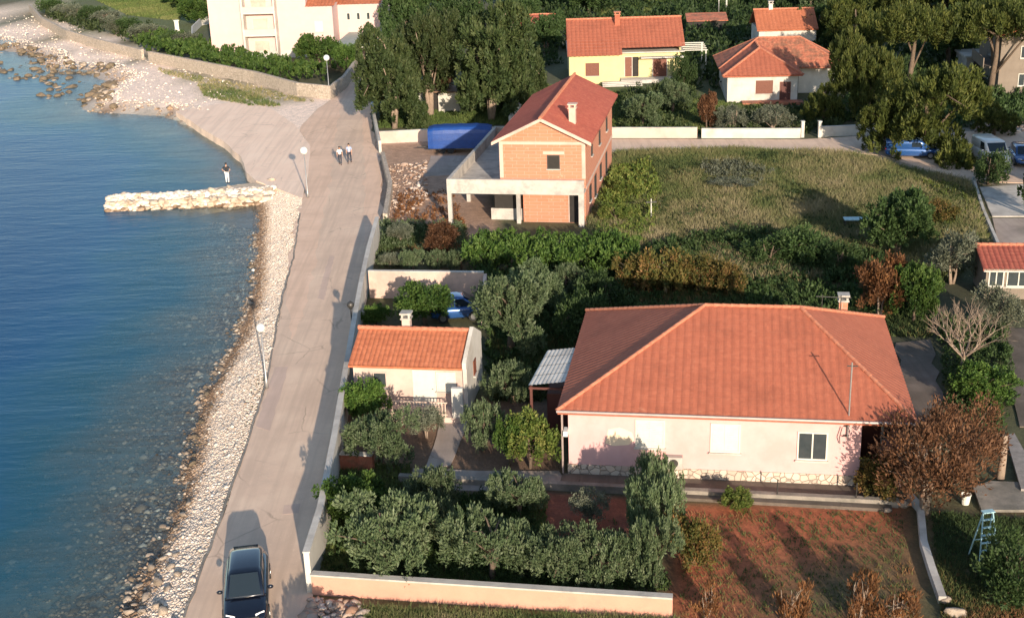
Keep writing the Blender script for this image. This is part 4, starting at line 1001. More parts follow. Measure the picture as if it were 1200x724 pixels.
# ------------------------------------------------------------------ big pink house
def pink_house():
    a, b = P(667, 555), P(1003, 560); rz, L = frame_of(a, b); rz -= R(3.5)
    r = thing('pink_house', 'big single storey pink house with a broad hipped terracotta roof, right of centre', 'house', a, rz)
    W, D, HE = 14.55, 12.1, 3.3
    w_ = MB(); w_.box(0, L, 0, D, .5, HE); w_.box(L, W, 2.6, D, 0, HE); w_.box(W-.25, W, 0, 2.6, .0, HE)
    w_.build('wall', MT['pink'], r)
    MB().box(-.05, L+.03, -.05, D+.04, -.1, .52).build('plinth', MT['plinth'], r)
    ro = hip_roof(r, -.45, W+.45, -.45, D+.4, HE+.0, 6.1, 5.9, 10.3, 5.95, MT['tile'], pitch=.36, amp=.03, step=.004)
    g = MB(); g.tube([(-.45, -.52, HE+.02), (W+.45, -.52, HE+.02)], .065, 8); g.build('gutter', MT['gutter'], r)
    g = MB(); g.box(-.3, -.22, -.14, -.06, .1, HE); g.build('downpipe', MT['gutter'], r)
    MB().box(-.42, W+.42, -.42, -.001, HE-.09, HE-.062).build('soffit', MT['palepink'], r)
    window(r, 3.0, 1.5, 1.3, 1.35, fill='whitepaint'); window(r, 6.3, 1.4, 1.3, 1.4, fill='whitepaint')
    wo = window(r, 10.05, 1.2, 1.3, 1.35)
    MB().add([(1.65,-.006,1.62),(2.0,-.006,1.5),(2.7,-.006,1.58),(2.95,-.006,1.8),(2.85,-.006,2.2),(2.3,-.006,2.42),(1.8,-.006,2.3)], [tuple(range(7))]).build('plaster_patch', M('fresh_plaster', (.80, .64, .46), (.76, .58, .42), .9, 2), r)
    ac = MB().box(4.42, 5.1, -.34, -.06, .62, 1.2); ao = ac.build('air_conditioner', MT['lconc'], r)
    f = MB().tube([(4.72, -.35, .92), (4.72, -.36, .92)], .2, 14); f.build('fan_grille', MT['iron'], ao)
    door(r, 12.95, .1, .95, 2.1, y=2.6, mat='darkred')
    window(r, 14.0-.05, 1.2, .55, 1.0, y=2.6, leaves_=1)
    chimney(r, 12.75, 10.9, 3.6, 4.75, .42, 'brick', cap='conc')
    m_ = MB().tube([(12.15, -.12, 2.4), (12.15, -.12, 5.9)], .035, 8); mo = m_.build('mast', MT['steel'], r)
    MB().box(11.95, 12.4, -.14, -.1, 5.72, 5.76).build('crossbar', MT['iron'], mo)
    k = MB()
    for z in (2.45, 2.9, 3.1): k.box(12.0, 12.2, -.13, .01, z, z+.04)
    k.tube([(11.85, -.1, 2.1), (11.8, -.2, 2.4), (11.9, -.15, 2.9)], .02, 6); k.build('bracket', MT['iron'], mo)
    a_ = MB()
    for x in (11.6, 12.5): a_.tube([(x, 9.6, 4.2), (x, 9.6, 5.5)], .025, 6)
    a_.tube([(11.3, 9.6, 5.4), (13.0, 9.6, 5.35)], .022, 6); a_.build('aerial', MT['iron'], r)
    for y in (4.2, 8.0): window(r, y, 1.3, 1.1, 1.2, y=W, axis='y', out=1)
    MB().box(-.2, -.001, -.3, .2, 2.0, 2.001+.25).build('wall_lamp', MT['lamphead'], r)
    return r
pink_house()
def awning():
    q = P(619, 452, 2.9)
    r = thing('awning', 'white corrugated lean to roof on dark red posts left of the pink house', 'awning', (q[0], q[1], 0), R(-10))
    mb = MB(); tile_plane(mb, (0, 0, 2.9), (1.8, 0, 3.15), (.35, 4.1, .15), 0, 1.81, pitch=.2, amp=.03, row=1.1, step=.015)
    mb.build('roof', MT['corr'], r)
    MB().box(.02, 1.7, .02, .1, 2.72, 2.82).build('beam', MT['darkred'], r)
    for x, y in ((.12, .12), (.45, 3.9), (1.6, .12)): MB().box(x-.06, x+.06, y-.06, y+.06, 0, 2.86).build('post', MT['darkred'], r)
    MB().box(.7, 1.8, 1.2, 3.6, 0, 2.0).build('store_cupboard', MT['darkred'], r)
awning()
def terrace():
    a, b = P(667, 555), P(1003, 560); rz, L = frame_of(a, b); rz -= R(3.5)
    r = thing('terrace_edge', 'stepped concrete terrace edge running below the front of the pink house', 'terrace', a, rz)
    MB().prism([(-7.6, -1.5), (L+1.5, -1.75), (L+1.5, -1.45), (-7.6, -1.2)], -.2, .30).build('low_wall', MT['dconc'], r)
    MB().prism([(-.3, -1.18), (L+1.5, -1.43), (L+1.5, -.06), (-.3, -.06)], -.15, .06).build('paving', MT['dpath'], r)
    MB().prism([(3.5, -1.95), (L+1.2, -2.15), (L+1.2, -1.76), (3.5, -1.52)], -.2, .12).build('step', MT['dpath'], r)
    for x in (4.9, 9.2, 12.5): MB().tube([(x, -1.6, .1), (x, -1.6, 1.0)], .03, 6).build('fence_post', MT['iron'], r)
terrace()
# ------------------------------------------------------------------ cottage
def cottage():
    a, b = P(411, 428, 2.5), P(548, 432, 2.5); rz, L = frame_of(a, b)
    r = thing('cottage', 'small cottage with an orange tiled roof beside the road wall', 'house', (a[0], a[1], 0), rz)
    L -= .3
    w_ = MB().box(0, L, .35, 4.3, 0, 2.4)
    w_.prism([(L-.18, .25), (L, .25), (L, 4.4), (L-.18, 4.4)], 2.4, [2.6, 2.6, 2.6, 2.6]).build('wall', MT['cottage'], r)
    g = MB(); g.add([(L,.1,2.4),(L,4.5,2.4),(L,4.5,2.75),(L,2.5,3.78),(L,.1,2.75),(L+.2,.1,2.4),(L+.2,4.5,2.4),(L+.2,4.5,2.75),(L+.2,2.5,3.78),(L+.2,.1,2.75)], [(0,1,2,3,4),(9,8,7,6,5),(0,5,6,1),(1,6,7,2),(2,7,8,3),(3,8,9,4),(4,9,5,0)]); g.box(L, L+.2, .2, 4.4, 0, 2.4); g.build('gable_wall', MT['white'], r)
    gable_roof(r, -.15, L-.01, 0, 4.6, 2.5, 3.55, MT['tileorange'], yr=2.5, pitch=.24, amp=.035)
    chimney(r, 2.3, 2.9, 3.0, 4.0, .42, 'cottage')
    window(r, 1.0, 1.2, .75, .85, y=.35, frame='cottage', fill='glass', leaves_=1)
    door(r, 3.15, .3, 1.05, 1.85, y=.35, mat='whitepaint')
    window(r, 4.3, 1.1, 1.0, 1.05, y=.35, fill='whitepaint')
    window(r, 1.9, 1.3, .6, .8, y=L+.2, axis='y', out=1, fill='brown', frame='brown')
    v = MB().box(2.0, L+.2, -1.1, .34, 0, .3); v.build('veranda', MT['cottage'], r)
    ra = MB(); ra.box(2.05, L-.6, -1.08, -1.02, 1.05, 1.11); ra.box(2.05, L-.6, -1.08, -1.02, .42, .46)
    x = 2.1
    while x < L-.6: ra.box(x, x+.045, -1.07, -1.03, .3, 1.05); x += .16
    ra.build('railing', MT['rail'], r)
    MB().box(L-.35, L+.2, -1.12, -.9, .3, 1.9).build('pillar', MT['white'], r)
cottage()
# ------------------------------------------------------------------ unfinished brick house
def brick_house():
    a, b = P(523, 210, 3.5), P(683, 214, 3.5); rz, L = frame_of(a, b); rz += R(2.6)
    r = thing('brick_house', 'unfinished two storey house of orange clay blocks with a raw concrete terrace frame', 'house', (a[0], a[1], 0), rz)
    X0 = 3.9; D = 19.3; Y0 = 1.1; HE = 6.15; ZR = 7.95
    XM = (X0+L)/2
    sh = MB(); sh.box(X0, L, Y0, D, 2.4, HE)
    sh.add([(X0,Y0,HE),(L,Y0,HE),(XM,Y0,ZR-.15),(X0,D,HE),(L,D,HE),(XM,D,ZR-.15)], [(0,1,2),(3,5,4),(0,2,5,3),(1,4,5,2),(0,3,4,1)])
    sh.build('upper_wall', MT['brick'], r)
    lo = MB(); lo.box(5.6, L-.02, Y0+.02, D-.1, -.1, 2.4); lo.build('ground_floor_wall', MT['brick'], r)
    gable_roof(r, X0-.5, L+.5, Y0-.45, D+.3, HE, ZR, MT['tiledark'], 'y', pitch=.27, amp=.045)
    co = MB(); t = .28
    for x in (X0, L-t): co.box(x, x+t, Y0-.03, Y0+.2, 3.4, HE)           # corner posts
    co.box(X0+t, L-t, Y0-.028, Y0+.1, HE-.22, HE-.0)
    co.box(L-.1, L+.03, Y0+.3, D, 2.5, 2.75)
    co.build('concrete_frame', MT['gardenpink'], r)
    for s in (-1, 1):    # verge boards
        x0, x1 = XM, XM+s*(L-X0)/2+s*.5
        q = MB().add([(x0,Y0-.5,ZR-.2),(x0,Y0-.5,ZR+.04),(x1,Y0-.5,HE+.04),(x1,Y0-.5,HE-.2),(x0,Y0-.38,ZR-.2),(x0,Y0-.38,ZR+.04),(x1,Y0-.38,HE+.04),(x1,Y0-.38,HE-.2)], [(0,1,2,3),(7,6,5,4),(0,4,5,1),(1,5,6,2),(2,6,7,3),(3,7,4,0)])
        q.build('verge', MT['gardenpink'], r)
    te = MB(); te.box(.0, X0+.3, .25, D-.5, 2.45, 2.65); te.box(X0+.3, L, .25, Y0+.1, 2.45, 2.65); te.build('terrace_slab', MT['conc'], r)
    pa = MB(); pa.box(0, L, 0, .25, 2.4, 3.5); pa.box(0, .25, .25, D-.5, 2.4, 3.5); pa.box(.25, X0, D-.75, D-.5, 2.4, 3.5); pa.build('parapet', MT['conc'], r)
    for x, y in ((.0, .0), (.0, 6.5), (.0, 13), (5.15, .6), (.0, 18.4)): MB().box(x+.01, x+.31, y+.01, y+.31, -.2, 2.41).build('column', MT['conc'], r)
    MB().box(L-.42, L-.02, .02, .3, -.2, 2.41).build('column', MT['conc'], r)
    window(r, 7.5, 4.1, .95, 1.05, y=Y0, frame='iron', fill='dark', leaves_=1)
    MB().box(7.2, 8.8, Y0-.012, Y0+.05, 5.2, 5.42).build('lintel', MT['gardenpink'], r)
    door(r, L-1.25, 0, .8, 2.25, y=Y0+.02, mat='dark', frame='gardenpink')
    b_ = MB(); b_.box(3.0, 5.6, 1.6, 1.75, -.1, .85); b_.build('inner_wall', MT['conc'], r)
    gl = MB(); gl.box(3.3, 5.15, 1.62, 1.7, .86, 2.4); gl.build('opening', MT['dark'], r)
    for y, z, h, w_ in ((3.2, 1.0, 1.2, 1.2), (6.4, .5, 1.7, 1.2), (10.0, 1.0, 1.2, 1.2), (14.2, .3, 1.9, 1.1), (4.4, 4.3, .8, .8), (9.4, 4.0, 1.1, 1.0), (14.5, 4.0, 1.1, 1.0)):
        window(r, y, z, w_, h, y=L-.02 if z < 2.4 else L, axis='y', out=1, frame='iron', fill='dark', leaves_=1)
    chimney(r, L-1.3, 3.9, 6.3, 8.1, .5, 'gardenpink', cap='gardenpink')
brick_house()
def gravel(px, n, s, label):
    global rng
    rng = np.random.default_rng(n); p = scatter(n, wpoly(px))
    me = stones_mesh('rubble', np.stack([p[:, 0], p[:, 1], rng.uniform(0, .12, n)], -1), rng.gamma(2.5, s/2.5, n)+.03, np.clip(rng.normal(.55, .25, n), 0, 1), MT['rubble'], icos)
    tag(link('rubble', me), label, 'rubble', kind='stuff')
gravel([(455,195),(500,188),(500,235),(475,262),(452,258)], 420, .09, 'loose rubble stones left of the concrete terrace frame')
gravel([(690,225),(720,180),(790,180),(745,205),(712,262),(684,272)], 600, .11, 'scattered pale rubble along the right wall of the brick house')
gravel([(362,702),(425,708),(430,760),(345,760)], 520, .10, 'grey stones piled outside the corner of the peach wall')
gravel([(1145,140),(1200,140),(1200,155),(1140,155)], 350, .18, 'heap of pale stones near the parked cars at the right')
# ------------------------------------------------------------------ yellow house
def yellow_house():
    r = thing('yellow_house', 'yellow house with a red tiled gable roof and brown shutters behind the side road', 'house', (7.7, 150.6, 0), R(-2))
    w_ = MB(); w_.box(0, 5.9, 0, 11.5, 0, 3.3); w_.box(5.9, 13.2, 1.4, 11.5, 0, 3.4); w_.build('wall', MT['yellow'], r)
    g = MB().add([(13.2,1.4,3.4),(13.2,11.5,3.4),(13.2,6.0,6.2),(13.0,1.4,3.4),(13.0,11.5,3.4),(13.0,6.0,6.2)], [(0,1,2),(3,5,4),(0,2,5,3),(1,4,5,2)]); g.build('gable', MT['yellow'], r)
    mb = MB(); tile_plane(mb, (-.2, -.45, 3.3), (6.2, -.45, 3.3), (0, 6.45, 3.4), 0, 6.4, pitch=.5, amp=.06, row=.6)
    tile_plane(mb, (6.2, .75, 3.93), (13.6, .75, 3.93), (0, 5.25, 2.77), 0, 7.4, pitch=.5, amp=.06, row=.6)
    tile_plane(mb, (13.6, 12.0, 3.4), (-.2, 12.0, 3.4), (0, -6.0, 3.3), 0, 13.8, pitch=.5, amp=.06, row=.6)
    ro = mb.build('roof', MT['tile'], r); c = MB(); caps(c, (-.2, 6, 6.75), (13.6, 6, 6.75), .14); c.build('ridge_tiles', MT['ridge'], ro)
    MB().box(-.2, 13.55, .9, 11.8, 3.3, 3.42).build('eaves_board', MT['white'], r)
    chimney(r, 5.9, 5.0, 5.8, 7.3, .6, 'tile', cap='ridge')
    window(r, 1.9, .95, 1.6, 1.5, frame='brown', fill='brown')
    door(r, 6.6, .5, .8, 2.3, y=1.4, mat='brown', frame='white'); MB().box(7.45, 8.2, 1.36, 1.42, .5, 2.8).build('doorway', MT['dark'], r)
    door(r, 9.9, .4, 1.6, 2.2, y=1.4, mat='brown', frame='white')
    MB().box(8.4, 13.4, .2, 1.38, 2.75, 2.85).build('porch_canopy', MT['corr'], r)
    MB().box(6.0, 13.2, -.6, 1.39, 0, .42).build('porch_floor', MT['lconc'], r)
    MB().box(12.4, 12.7, -.4, -.1, .42, 2.75).build('porch_pillar', MT['yellow'], r)
    s = MB()
    for i in range(3): s.box(3.8, 8.4, -1.2-i*.5+.002*i, -.61, .0, .36-i*.11)
    s.build('steps', MT['lconc'], r)
yellow_house()
# ------------------------------------------------------------------ white hipped house
def white_house():
    a, b = P(851, 120), P(935, 122); rz, L = frame_of(a, b); rz = R(-5)
    r = thing('white_house', 'white house with a mossy hipped roof and a brown shuttered window', 'house', (a[0], a[1]-.5, 0), rz); L = 7.4
    w_ = MB(); w_.box(0, L, 0, 5, 0, 2.95); w_.box(.05, 12.0, 5, 12, 0, 2.95); w_.build('wall', MT['white'], r)
    hip_roof(r, -.6, 13.0, 4.2, 13.0, 2.95, 5.6, 4.0, 8.6, 8.6, MT['tilemoss'], pitch=.5, amp=.05, row=.6)
    mb = MB(); x0, x1, y0 = -.55, L+.5, -.5; xm = (x0+x1)/2; H2 = 5.2; y1 = 8.0; ya = y0+(xm-x0)
    tile_plane(mb, (x0,y0,2.95), (x1,y0,2.95), (0, ya-y0, H2-2.95), xm-x0, xm-x0, pitch=.5, amp=.05, row=.6)
    tile_plane(mb, (x0,y1,2.95), (x0,y0,2.95), (xm-x0, 0, H2-2.95), 0, y1-ya, pitch=.5, amp=.05, row=.6)
    tile_plane(mb, (x1,y0,2.95), (x1,y1,2.95), (xm-x1, 0, H2-2.95), ya-y0, y1-y0, pitch=.5, amp=.05, row=.6)
    mb.box(x0+.05, x1-.05, y0+.05, 4.1, 2.82, 2.94)
    ro = mb.build('front_roof', MT['tile'], r)
    c = MB(); caps(c, (x0,y0,3.0), (xm,ya,H2+.05), .13); caps(c, (x1,y0,3.0), (xm,ya,H2+.05), .13); caps(c, (xm,ya,H2+.05), (xm,y1,H2+.05), .13); c.build('ridge_tiles', MT['ridge'], ro)
    window(r, 3.0, .95, 1.8, 1.4, frame='brown', fill='brown'); door(r, 5.6, 0, 1.0, 2.1, mat='darkred', frame='brown')
    MB().box(1.5, L+.5, -1.5, -.05, 0, .25).build('porch_step', MT['tilemoss'], r)
    MB().box(L, L+.06, .05, .2, 0, 2.9).build('downpipe', MT['iron'], r)
white_house()
def back_house():
    a = P(867, 47, 0)
    r = thing('back_house', 'small white house with an orange roof standing behind the mossy roofed house', 'house', (32.6, 164.5, 0), R(-3))
    MB().box(0, 7.2, 0, 7, 0, 3.6).build('wall', MT['white'], r)
    MB().add([(7.2,0,3.6),(7.2,7,3.6),(7.2,3.5,5.4),(7.0,0,3.6),(7.0,7,3.6),(7.0,3.5,5.4)], [(0,1,2),(3,5,4),(0,2,5,3),(1,4,5,2)]).build('gable', MT['white'], r)
    gable_roof(r, -.3, 7.4, -.4, 7.4, 3.6, 5.7, MT['tileorange'], pitch=.5, amp=.05, row=.6)
    chimney(r, 1.9, 3.6, 5.2, 6.4, .5, 'white')
    window(r, 2.5, 1.2, 1.1, 1.1, frame='brown', fill='brown')
back_house()
# ------------------------------------------------------------------ pale pink apartment block
def block():
    c = P(381, 66); r = thing('apartment_block', 'pale pink apartment block with stacked balconies at the top left', 'building', (c[0]-15.6, c[1]+.4, 0), R(-4))
    w_ = MB(); w_.box(0, 13.6, 0, 12, 0, 10.2); w_.box(13.6, 17.2, .0, 12, 0, 6.9); w_.box(17.2, 23.0, 4, 15, 0, 6.6); w_.build('wall', MT['palepink'], r)
    hip_roof(r, -.5, 14.0, -.5, 12.5, 10.3, 12.6, 5, 9, 6, MT['tileorange'], pitch=.5, amp=.05, row=.6)
    mb = MB(); tile_plane(mb, (13.6, -.4, 6.9), (17.6, -.4, 6.9), (0, 6.4, 2.4), 0, 4, pitch=.5, amp=.05, row=.6); tile_plane(mb, (17.6, 12.4, 6.9), (13.6, 12.4, 6.9), (0, -6.4, 2.4), 0, 4, pitch=.5, amp=.05, row=.6)
    tile_plane(mb, (16.8, 3.6, 6.6), (23.4, 3.6, 6.6), (0, 6, 2.2), 0, 6.6, pitch=.5, amp=.05, row=.6)
    tile_plane(mb, (23.4, 15.4, 6.6), (16.8, 15.4, 6.6), (0, -5.8, 2.2), 0, 6.6, pitch=.5, amp=.05, row=.6)
    mb.build('lower_roof', MT['tileorange'], r)
    MB().box(-.03, 13.63, -.03, -.001, 0, 1.0).build('base_band', MT['lconc'], r)
    st = MB(); st.box(4.9, 5.2, -1.5, 0, 0, 10.2); st.box(9.4, 9.6, -1.5, 0, 0, 9.8); st.build('balcony_wall', MT['white'], r)
    for z in (.4, 3.4, 6.4):
        b = MB().box(5.2, 9.4, -1.5, -.03, z-.2, z); bo = b.build('balcony', MT['white'], r)
        p = MB().box(5.2, 9.4, -1.5, -1.4, z+.002, z+.75); p.build('balcony_parapet', MT['palepink'] if z > 1 else MT['white'], bo)
        door(r, 6.1, z, 2.0, 2.0, y=0, mat='gardenpink', frame='white')
    for x in (18.4, 19.8, 21.2): window(r, x, 4.4, .5, 1.0, y=4, fill='glass', leaves_=1, sill=False)
    window(r, 14.6, 3.4, 1.2, 1.5, y=0, frame='white', fill='whitepaint')
    # grey green canopy beside it
    q = [P(388, 56, 2.7), P(438, 54, 2.7), P(462, 31, 2.7), P(420, 29, 2.7)]
    k = thing('carport', 'flat grey green carport canopy on white posts beside the pale pink block', 'carport', (q[0][0], q[0][1], 0))
    q = [(p[0]-q[0][0], p[1]-q[0][1]) for p in q]
    MB().prism(q, 2.6, 2.74).build('canopy', MT['canopy'], k)
    MB().tube([(q[0][0], q[0][1]-.05, 2.67), (q[1][0]+.05, q[1][1], 2.67), (q[2][0]+.05, q[2][1], 2.67)], .15, 6).build('edge_beam', MT['whitepaint'], k)
    for x, y in q+[((q[1][0]+q[2][0])/2, (q[1][1]+q[2][1])/2)]: MB().box(x*.95+.1-.09, x*.95+.1+.09, y*.95+.2-.09, y*.95+.2+.09, 0, 2.6).build('post', MT['whitepaint'], k)
    # barbecue
    x, y, _ = P(209, 48); bq = thing('barbecue', 'white masonry garden barbecue with a tall chimney left of the pale pink block', 'barbecue', (x, y, 0), R(20))
    MB().prism([(-.9,-.6),(.9,-.6),(.9,.6),(-.9,.6)], 0, .9).build('base', MT['whitepaint'], bq)
    MB().add([(-.8,-.5,.9),(.8,-.5,.9),(.8,.5,.9),(-.8,.5,.9),(-.3,-.3,1.7),(.3,-.3,1.7),(.3,.3,1.7),(-.3,.3,1.7)], [(0,1,5,4),(1,2,6,5),(2,3,7,6),(3,0,4,7),(4,5,6,7)]).build('hood', MT['whitepaint'], bq)
    MB().box(-.3, .3, -.3, .3, 1.7, 3.0).box(-.4, .4, -.4, .4, 3.0, 3.12).build('chimney', MT['whitepaint'], bq)
block()
# ------------------------------------------------------------------ right edge buildings
def outhouse():
    a = P(1153, 352); r = thing('outhouse', 'small outhouse with a red ribbed roof and white framed windows at the right edge', 'shed', (a[0], a[1]+.3, 0), R(-8))
    MB().box(.1, 6, 0, 3.2, 0, 1.95).build('wall', MT['villa'], r)
    gable_roof(r, -.2, 6.3, -.45, 3.6, 2.05, 2.75, MT['tiledark'], yr=2.1, pitch=.3, amp=.05)
    MB().box(-.15, 6.2, -.45, -.40, 1.87, 2.04).build('fascia', MT['whitepaint'], r)
    window(r, .25, .8, .9, 1.0); window(r, 1.3, .8, 1.4, 1.0)
    e = thing('villa', 'tall beige house half hidden by pines at the top right corner', 'house', (P(1168, 112)[0], P(1168, 112)[1], 0), R(-10))
    MB().box(0, 10, 0, 12, 0, 6.2).build('wall', MT['villa'], e)
    gable_roof(e, -.4, 10.4, -.4, 12.4, 6.3, 8.2, MT['tileorange'], 'y', pitch=.5, row=.6)
    MB().box(-1.5, -.0, 1, 8, 2.7, 2.9).box(-1.5, -1.4, 1, 8, 2.9, 3.8).build('balcony', MT['villa'], e)
    for y in (2, 5): window(e, y, .9, 1.2, 1.3, y=0, axis='y', out=-1)
    for y in (2, 5): window(e, y, 3.4, 1.2, 1.8, y=0, axis='y', out=-1)
    window(e, 2, 1.0, 1.3, 1.3); window(e, 2, 3.9, 1.3, 1.3)
    gg = thing('garage', 'low grey garage in the pine shade left of the beige villa', 'garage', (P(1131, 92)[0], P(1131, 92)[1], 0), R(-6))
    MB().box(0, 4.4, 0, 5, 0, 2.3).build('wall', MT['conc'], gg); MB().box(-.2, 4.6, -.2, 5.2, 2.3, 2.5).build('flat_roof', MT['lconc'], gg); MB().box(.8, 3.6, -.05, .02, 0, 1.9).build('garage_door', MT['iron'], gg)
    s = thing('shed', 'rough white shed beneath the conifers by the road bend', 'shed', (P(489, 132)[0], P(489, 132)[1], 0), R(-12))
    MB().box(0, .9, 0, 3, 0, 2.2).box(2.4, 5.2, 0, 3, 0, 2.2).box(.9, 2.4, .6, 3, 0, 2.2).build('wall', MT['white'], s); MB().box(-.2, 5.4, -.3, 3.2, 2.2, 2.32).build('roof', MT['wood'], s); MB().box(1.0, 2.3, .5, .59, 0, 2.0).build('doorway', MT['dark'], s)
    s = thing('low_house', 'low red roofed building half hidden left of the yellow house', 'house', (P(610, 46)[0], P(610, 46)[1], 0), R(-4))
    MB().box(0, 5, 0, 4, 0, 2.0).build('wall', MT['white'], s); gable_roof(s, -.3, 5.3, -.4, 4.4, 2.1, 3.2, MT['tiledark'], pitch=.5, row=.6)
    s = thing('pergola', 'white framed pergola between the yellow and the white house', 'pergola', (P(796, 84)[0], P(796, 84)[1], 0), R(-4))
    for x, y in ((0, 0), (3.2, 0), (0, 6), (3.2, 6)): MB().box(x-.07, x+.07, y-.07, y+.07, 0, 2.5).build('post', MT['whitepaint'], s)
    for y in (0, 1.5, 3, 4.5, 6): MB().box(-.2, 3.4, y-.05, y+.05, 2.5, 2.6).build('beam', MT['whitepaint'], s)
    s = thing('back_shed', 'small rusty roofed shed behind the pergola right of the yellow house', 'shed', (P(806, 42)[0], P(806, 42)[1], 0), R(-4))
    MB().box(0, 5.5, 0, 3, 0, 2.0).build('wall', MT['dark'], s); MB().add([(-.2,-.3,2.0),(5.7,-.3,2.0),(5.7,3.2,2.7),(-.2,3.2,2.7),(-.2,-.3,2.1),(5.7,-.3,2.1),(5.7,3.2,2.8),(-.2,3.2,2.8)], [(3,2,1,0),(4,5,6,7),(0,1,5,4),(1,2,6,5),(2,3,7,6),(3,0,4,7)]).build('roof', MT['tilemoss'], s)
outhouse()

# ------------------------------------------------------------------ walls
def wall(name, label, pl, h, th, mat, cap=None, caph=.06, z0=-.2, capw=.06, cat='wall'):
    """Wall along a world polyline; h may vary per point."""
    pl = [Vector(p[:2]) for p in pl]; n = len(pl); hs = h if hasattr(h, '__len__') else [h]*n
    nr = []
    for i in range(n):
        d = (pl[min(i+1, n-1)]-pl[max(i-1, 0)]).normalized(); nr.append(Vector((-d.y, d.x)))
    def strip(t, za, zb):
        vs = []; fs = []
        for i in range(n):
            for s in (-1, 1):
                q = pl[i]+nr[i]*s*t/2
                vs += [(q.x, q.y, za[i]), (q.x, q.y, zb[i])]
        for i in range(n-1):
            a, b = 4*i, 4*i+4
            fs += [(a, b, b+1, a+1), (a+2, a+3, b+3, b+2), (a+1, b+1, b+3, a+3), (a, a+2, b+2, b)]
        fs += [(0, 1, 3, 2), (4*n-4, 4*n-2, 4*n-1, 4*n-3)]
        return vs, fs
    vs, fs = strip(th, [z0]*n, hs)
    if cap is None: return tag(MB().add(vs, fs).build(name, mat), label, cat)
    r = thing(name, label, cat, (0, 0, 0)); MB().add(vs, fs).build('wall_body', mat, r)
    vs, fs = strip(th+capw, [q+.001 for q in hs], [q+caph for q in hs]); MB().add(vs, fs).build('coping', cap, r); return r
def dens(pl, st=2.0, close=False): return densify(pl, st, 0, False)
H1 = 1.75
tops = [(358,654),(372,595),(389,510),(403,430),(412,378),(421,330),(430,290),(440,255)]
wp = [P(x, y, H1) for x, y in tops]
wp = [(p[0]+.12, p[1]) for p in wp]
wp[0] = (P(364, 694)[0]-.02, P(364, 694)[1])
wall('road_wall', 'tall whitewashed garden wall running along the right side of the road', dens(wp), H1, .22, MT['white'], MT['lconc'])
fw = [P(366, 697), P(410, 701), P(788, 724)]
c0 = wp[0]; fwl = [(c0[0]+.12, c0[1]-.0), P(788, 722)[:2]]
wall('front_wall', 'low peach rendered wall with grey coping along the front of the olive garden', dens([(c0[0]+.13, c0[1]), fwl[1]]), .82, .22, MT['peach'], MT['conc'], caph=.07, capw=.1)
wall('yard_wall', 'pink rendered wall closing the yard behind the cottage', dens([P(434, 348)[:2], P(568, 350)[:2]]), 1.75, .2, MT['gardenpink'], MT['lconc'])
wall('yard_wall', 'short right return of the pink yard wall beside the largest olive', dens([(P(568, 350)[0]+.1, P(568, 350)[1]-.1), P(566, 384)[:2]]), 1.7, .2, MT['gardenpink'])
wall('side_road_wall', 'left stretch of low white wall along the side road', dens([P(560, 161)[:2], P(720, 161.5)[:2], P(817, 161.5)[:2]]), .95, .22, MT['cottage'], MT['lconc'])
wall('side_road_wall', 'right stretch of low white wall below the white house', dens([P(822, 161.5)[:2], P(938, 161.5)[:2]]), .85, .22, MT['white'], MT['lconc'])
wall('side_road_wall', 'short low wall right of the gateway, in the pine shade', dens([P(962, 160)[:2], P(1040, 157)[:2]]), .9, .22, MT['white'], MT['lconc'])
for px, l in ((940, 'left'), (960, 'right')):
    x, y, _ = P(px, 161); tag(MB().box(x-.14, x+.14, y-.2, y+.2, 0, 1.5).box(x-.17, x+.17, y-.23, y+.23, 1.5, 1.56).build('gate_post', MT['white']), l+' white gate post of the gateway on the side road', 'gate post')
wall('trailer_wall', 'cream wall behind the blue covered trailer at the road bend', dens([P(442, 168)[:2], P(505, 165)[:2], P(560, 163)[:2]]), 1.1, .25, MT['cottage'], MT['lconc'])
wall('bend_wall', 'white wall edging the right side of the road at the bend', dens([P(432, 100)[:2], P(440, 150)[:2], P(446, 180)[:2]]), [1.2]*len(dens([P(432, 100)[:2], P(440, 150)[:2], P(446, 180)[:2]])), .25, MT['white'])
wall('lane_wall', 'rough low wall between the road and the rubble of the brick house', dens([P(449, 188)[:2], P(458, 225)[:2], P(452, 262)[:2]]), .8, .35, MT['drystone'])
sw = [P(x, y)[:2] for x, y in [(176,73),(240,86),(300,98),(350,112),(388,116),(404,104),(418,84),(430,56)]]
wall('stone_wall', 'long dry stone wall in front of the green hedge and the pale pink block', dens(sw), 1.5, .4, MT['drystone'])
wall('stone_wall', 'seaside stone wall running out along the rocky point', dens([P(x, y)[:2] for x, y in [(168,70),(120,58),(80,46),(50,30),(36,14)]]), 1.4, .4, MT['drystone'])
wall('planter_wall', 'low brick pillars and wall at the side wall beside the citrus bush', dens([P(400, 547)[:2], P(438, 549)[:2]]), .7, .3, MT['tilemoss'], MT['lconc'])
wall('diagonal_wall', 'grey low wall crossing behind the conifers toward the yellow house', dens([P(598, 148)[:2], P(625, 105)[:2]]), 1.0, .3, MT['lconc'])
wall('slab_edge', 'thin concrete kerb wall left of the parking slab at the right edge', dens([P(1140, 212)[:2], P(1152, 250)[:2], P(1170, 292)[:2]]), .35, .2, MT['lconc'])
# white round terrace by the block
wall('curved_wall', 'curved white wall at the foot of the pale pink block', [P(x, y)[:2] for x, y in [(247,60),(234,58),(226,50),(226,40),(236,30),(246,28)]], 1.2, .2, MT['white'])
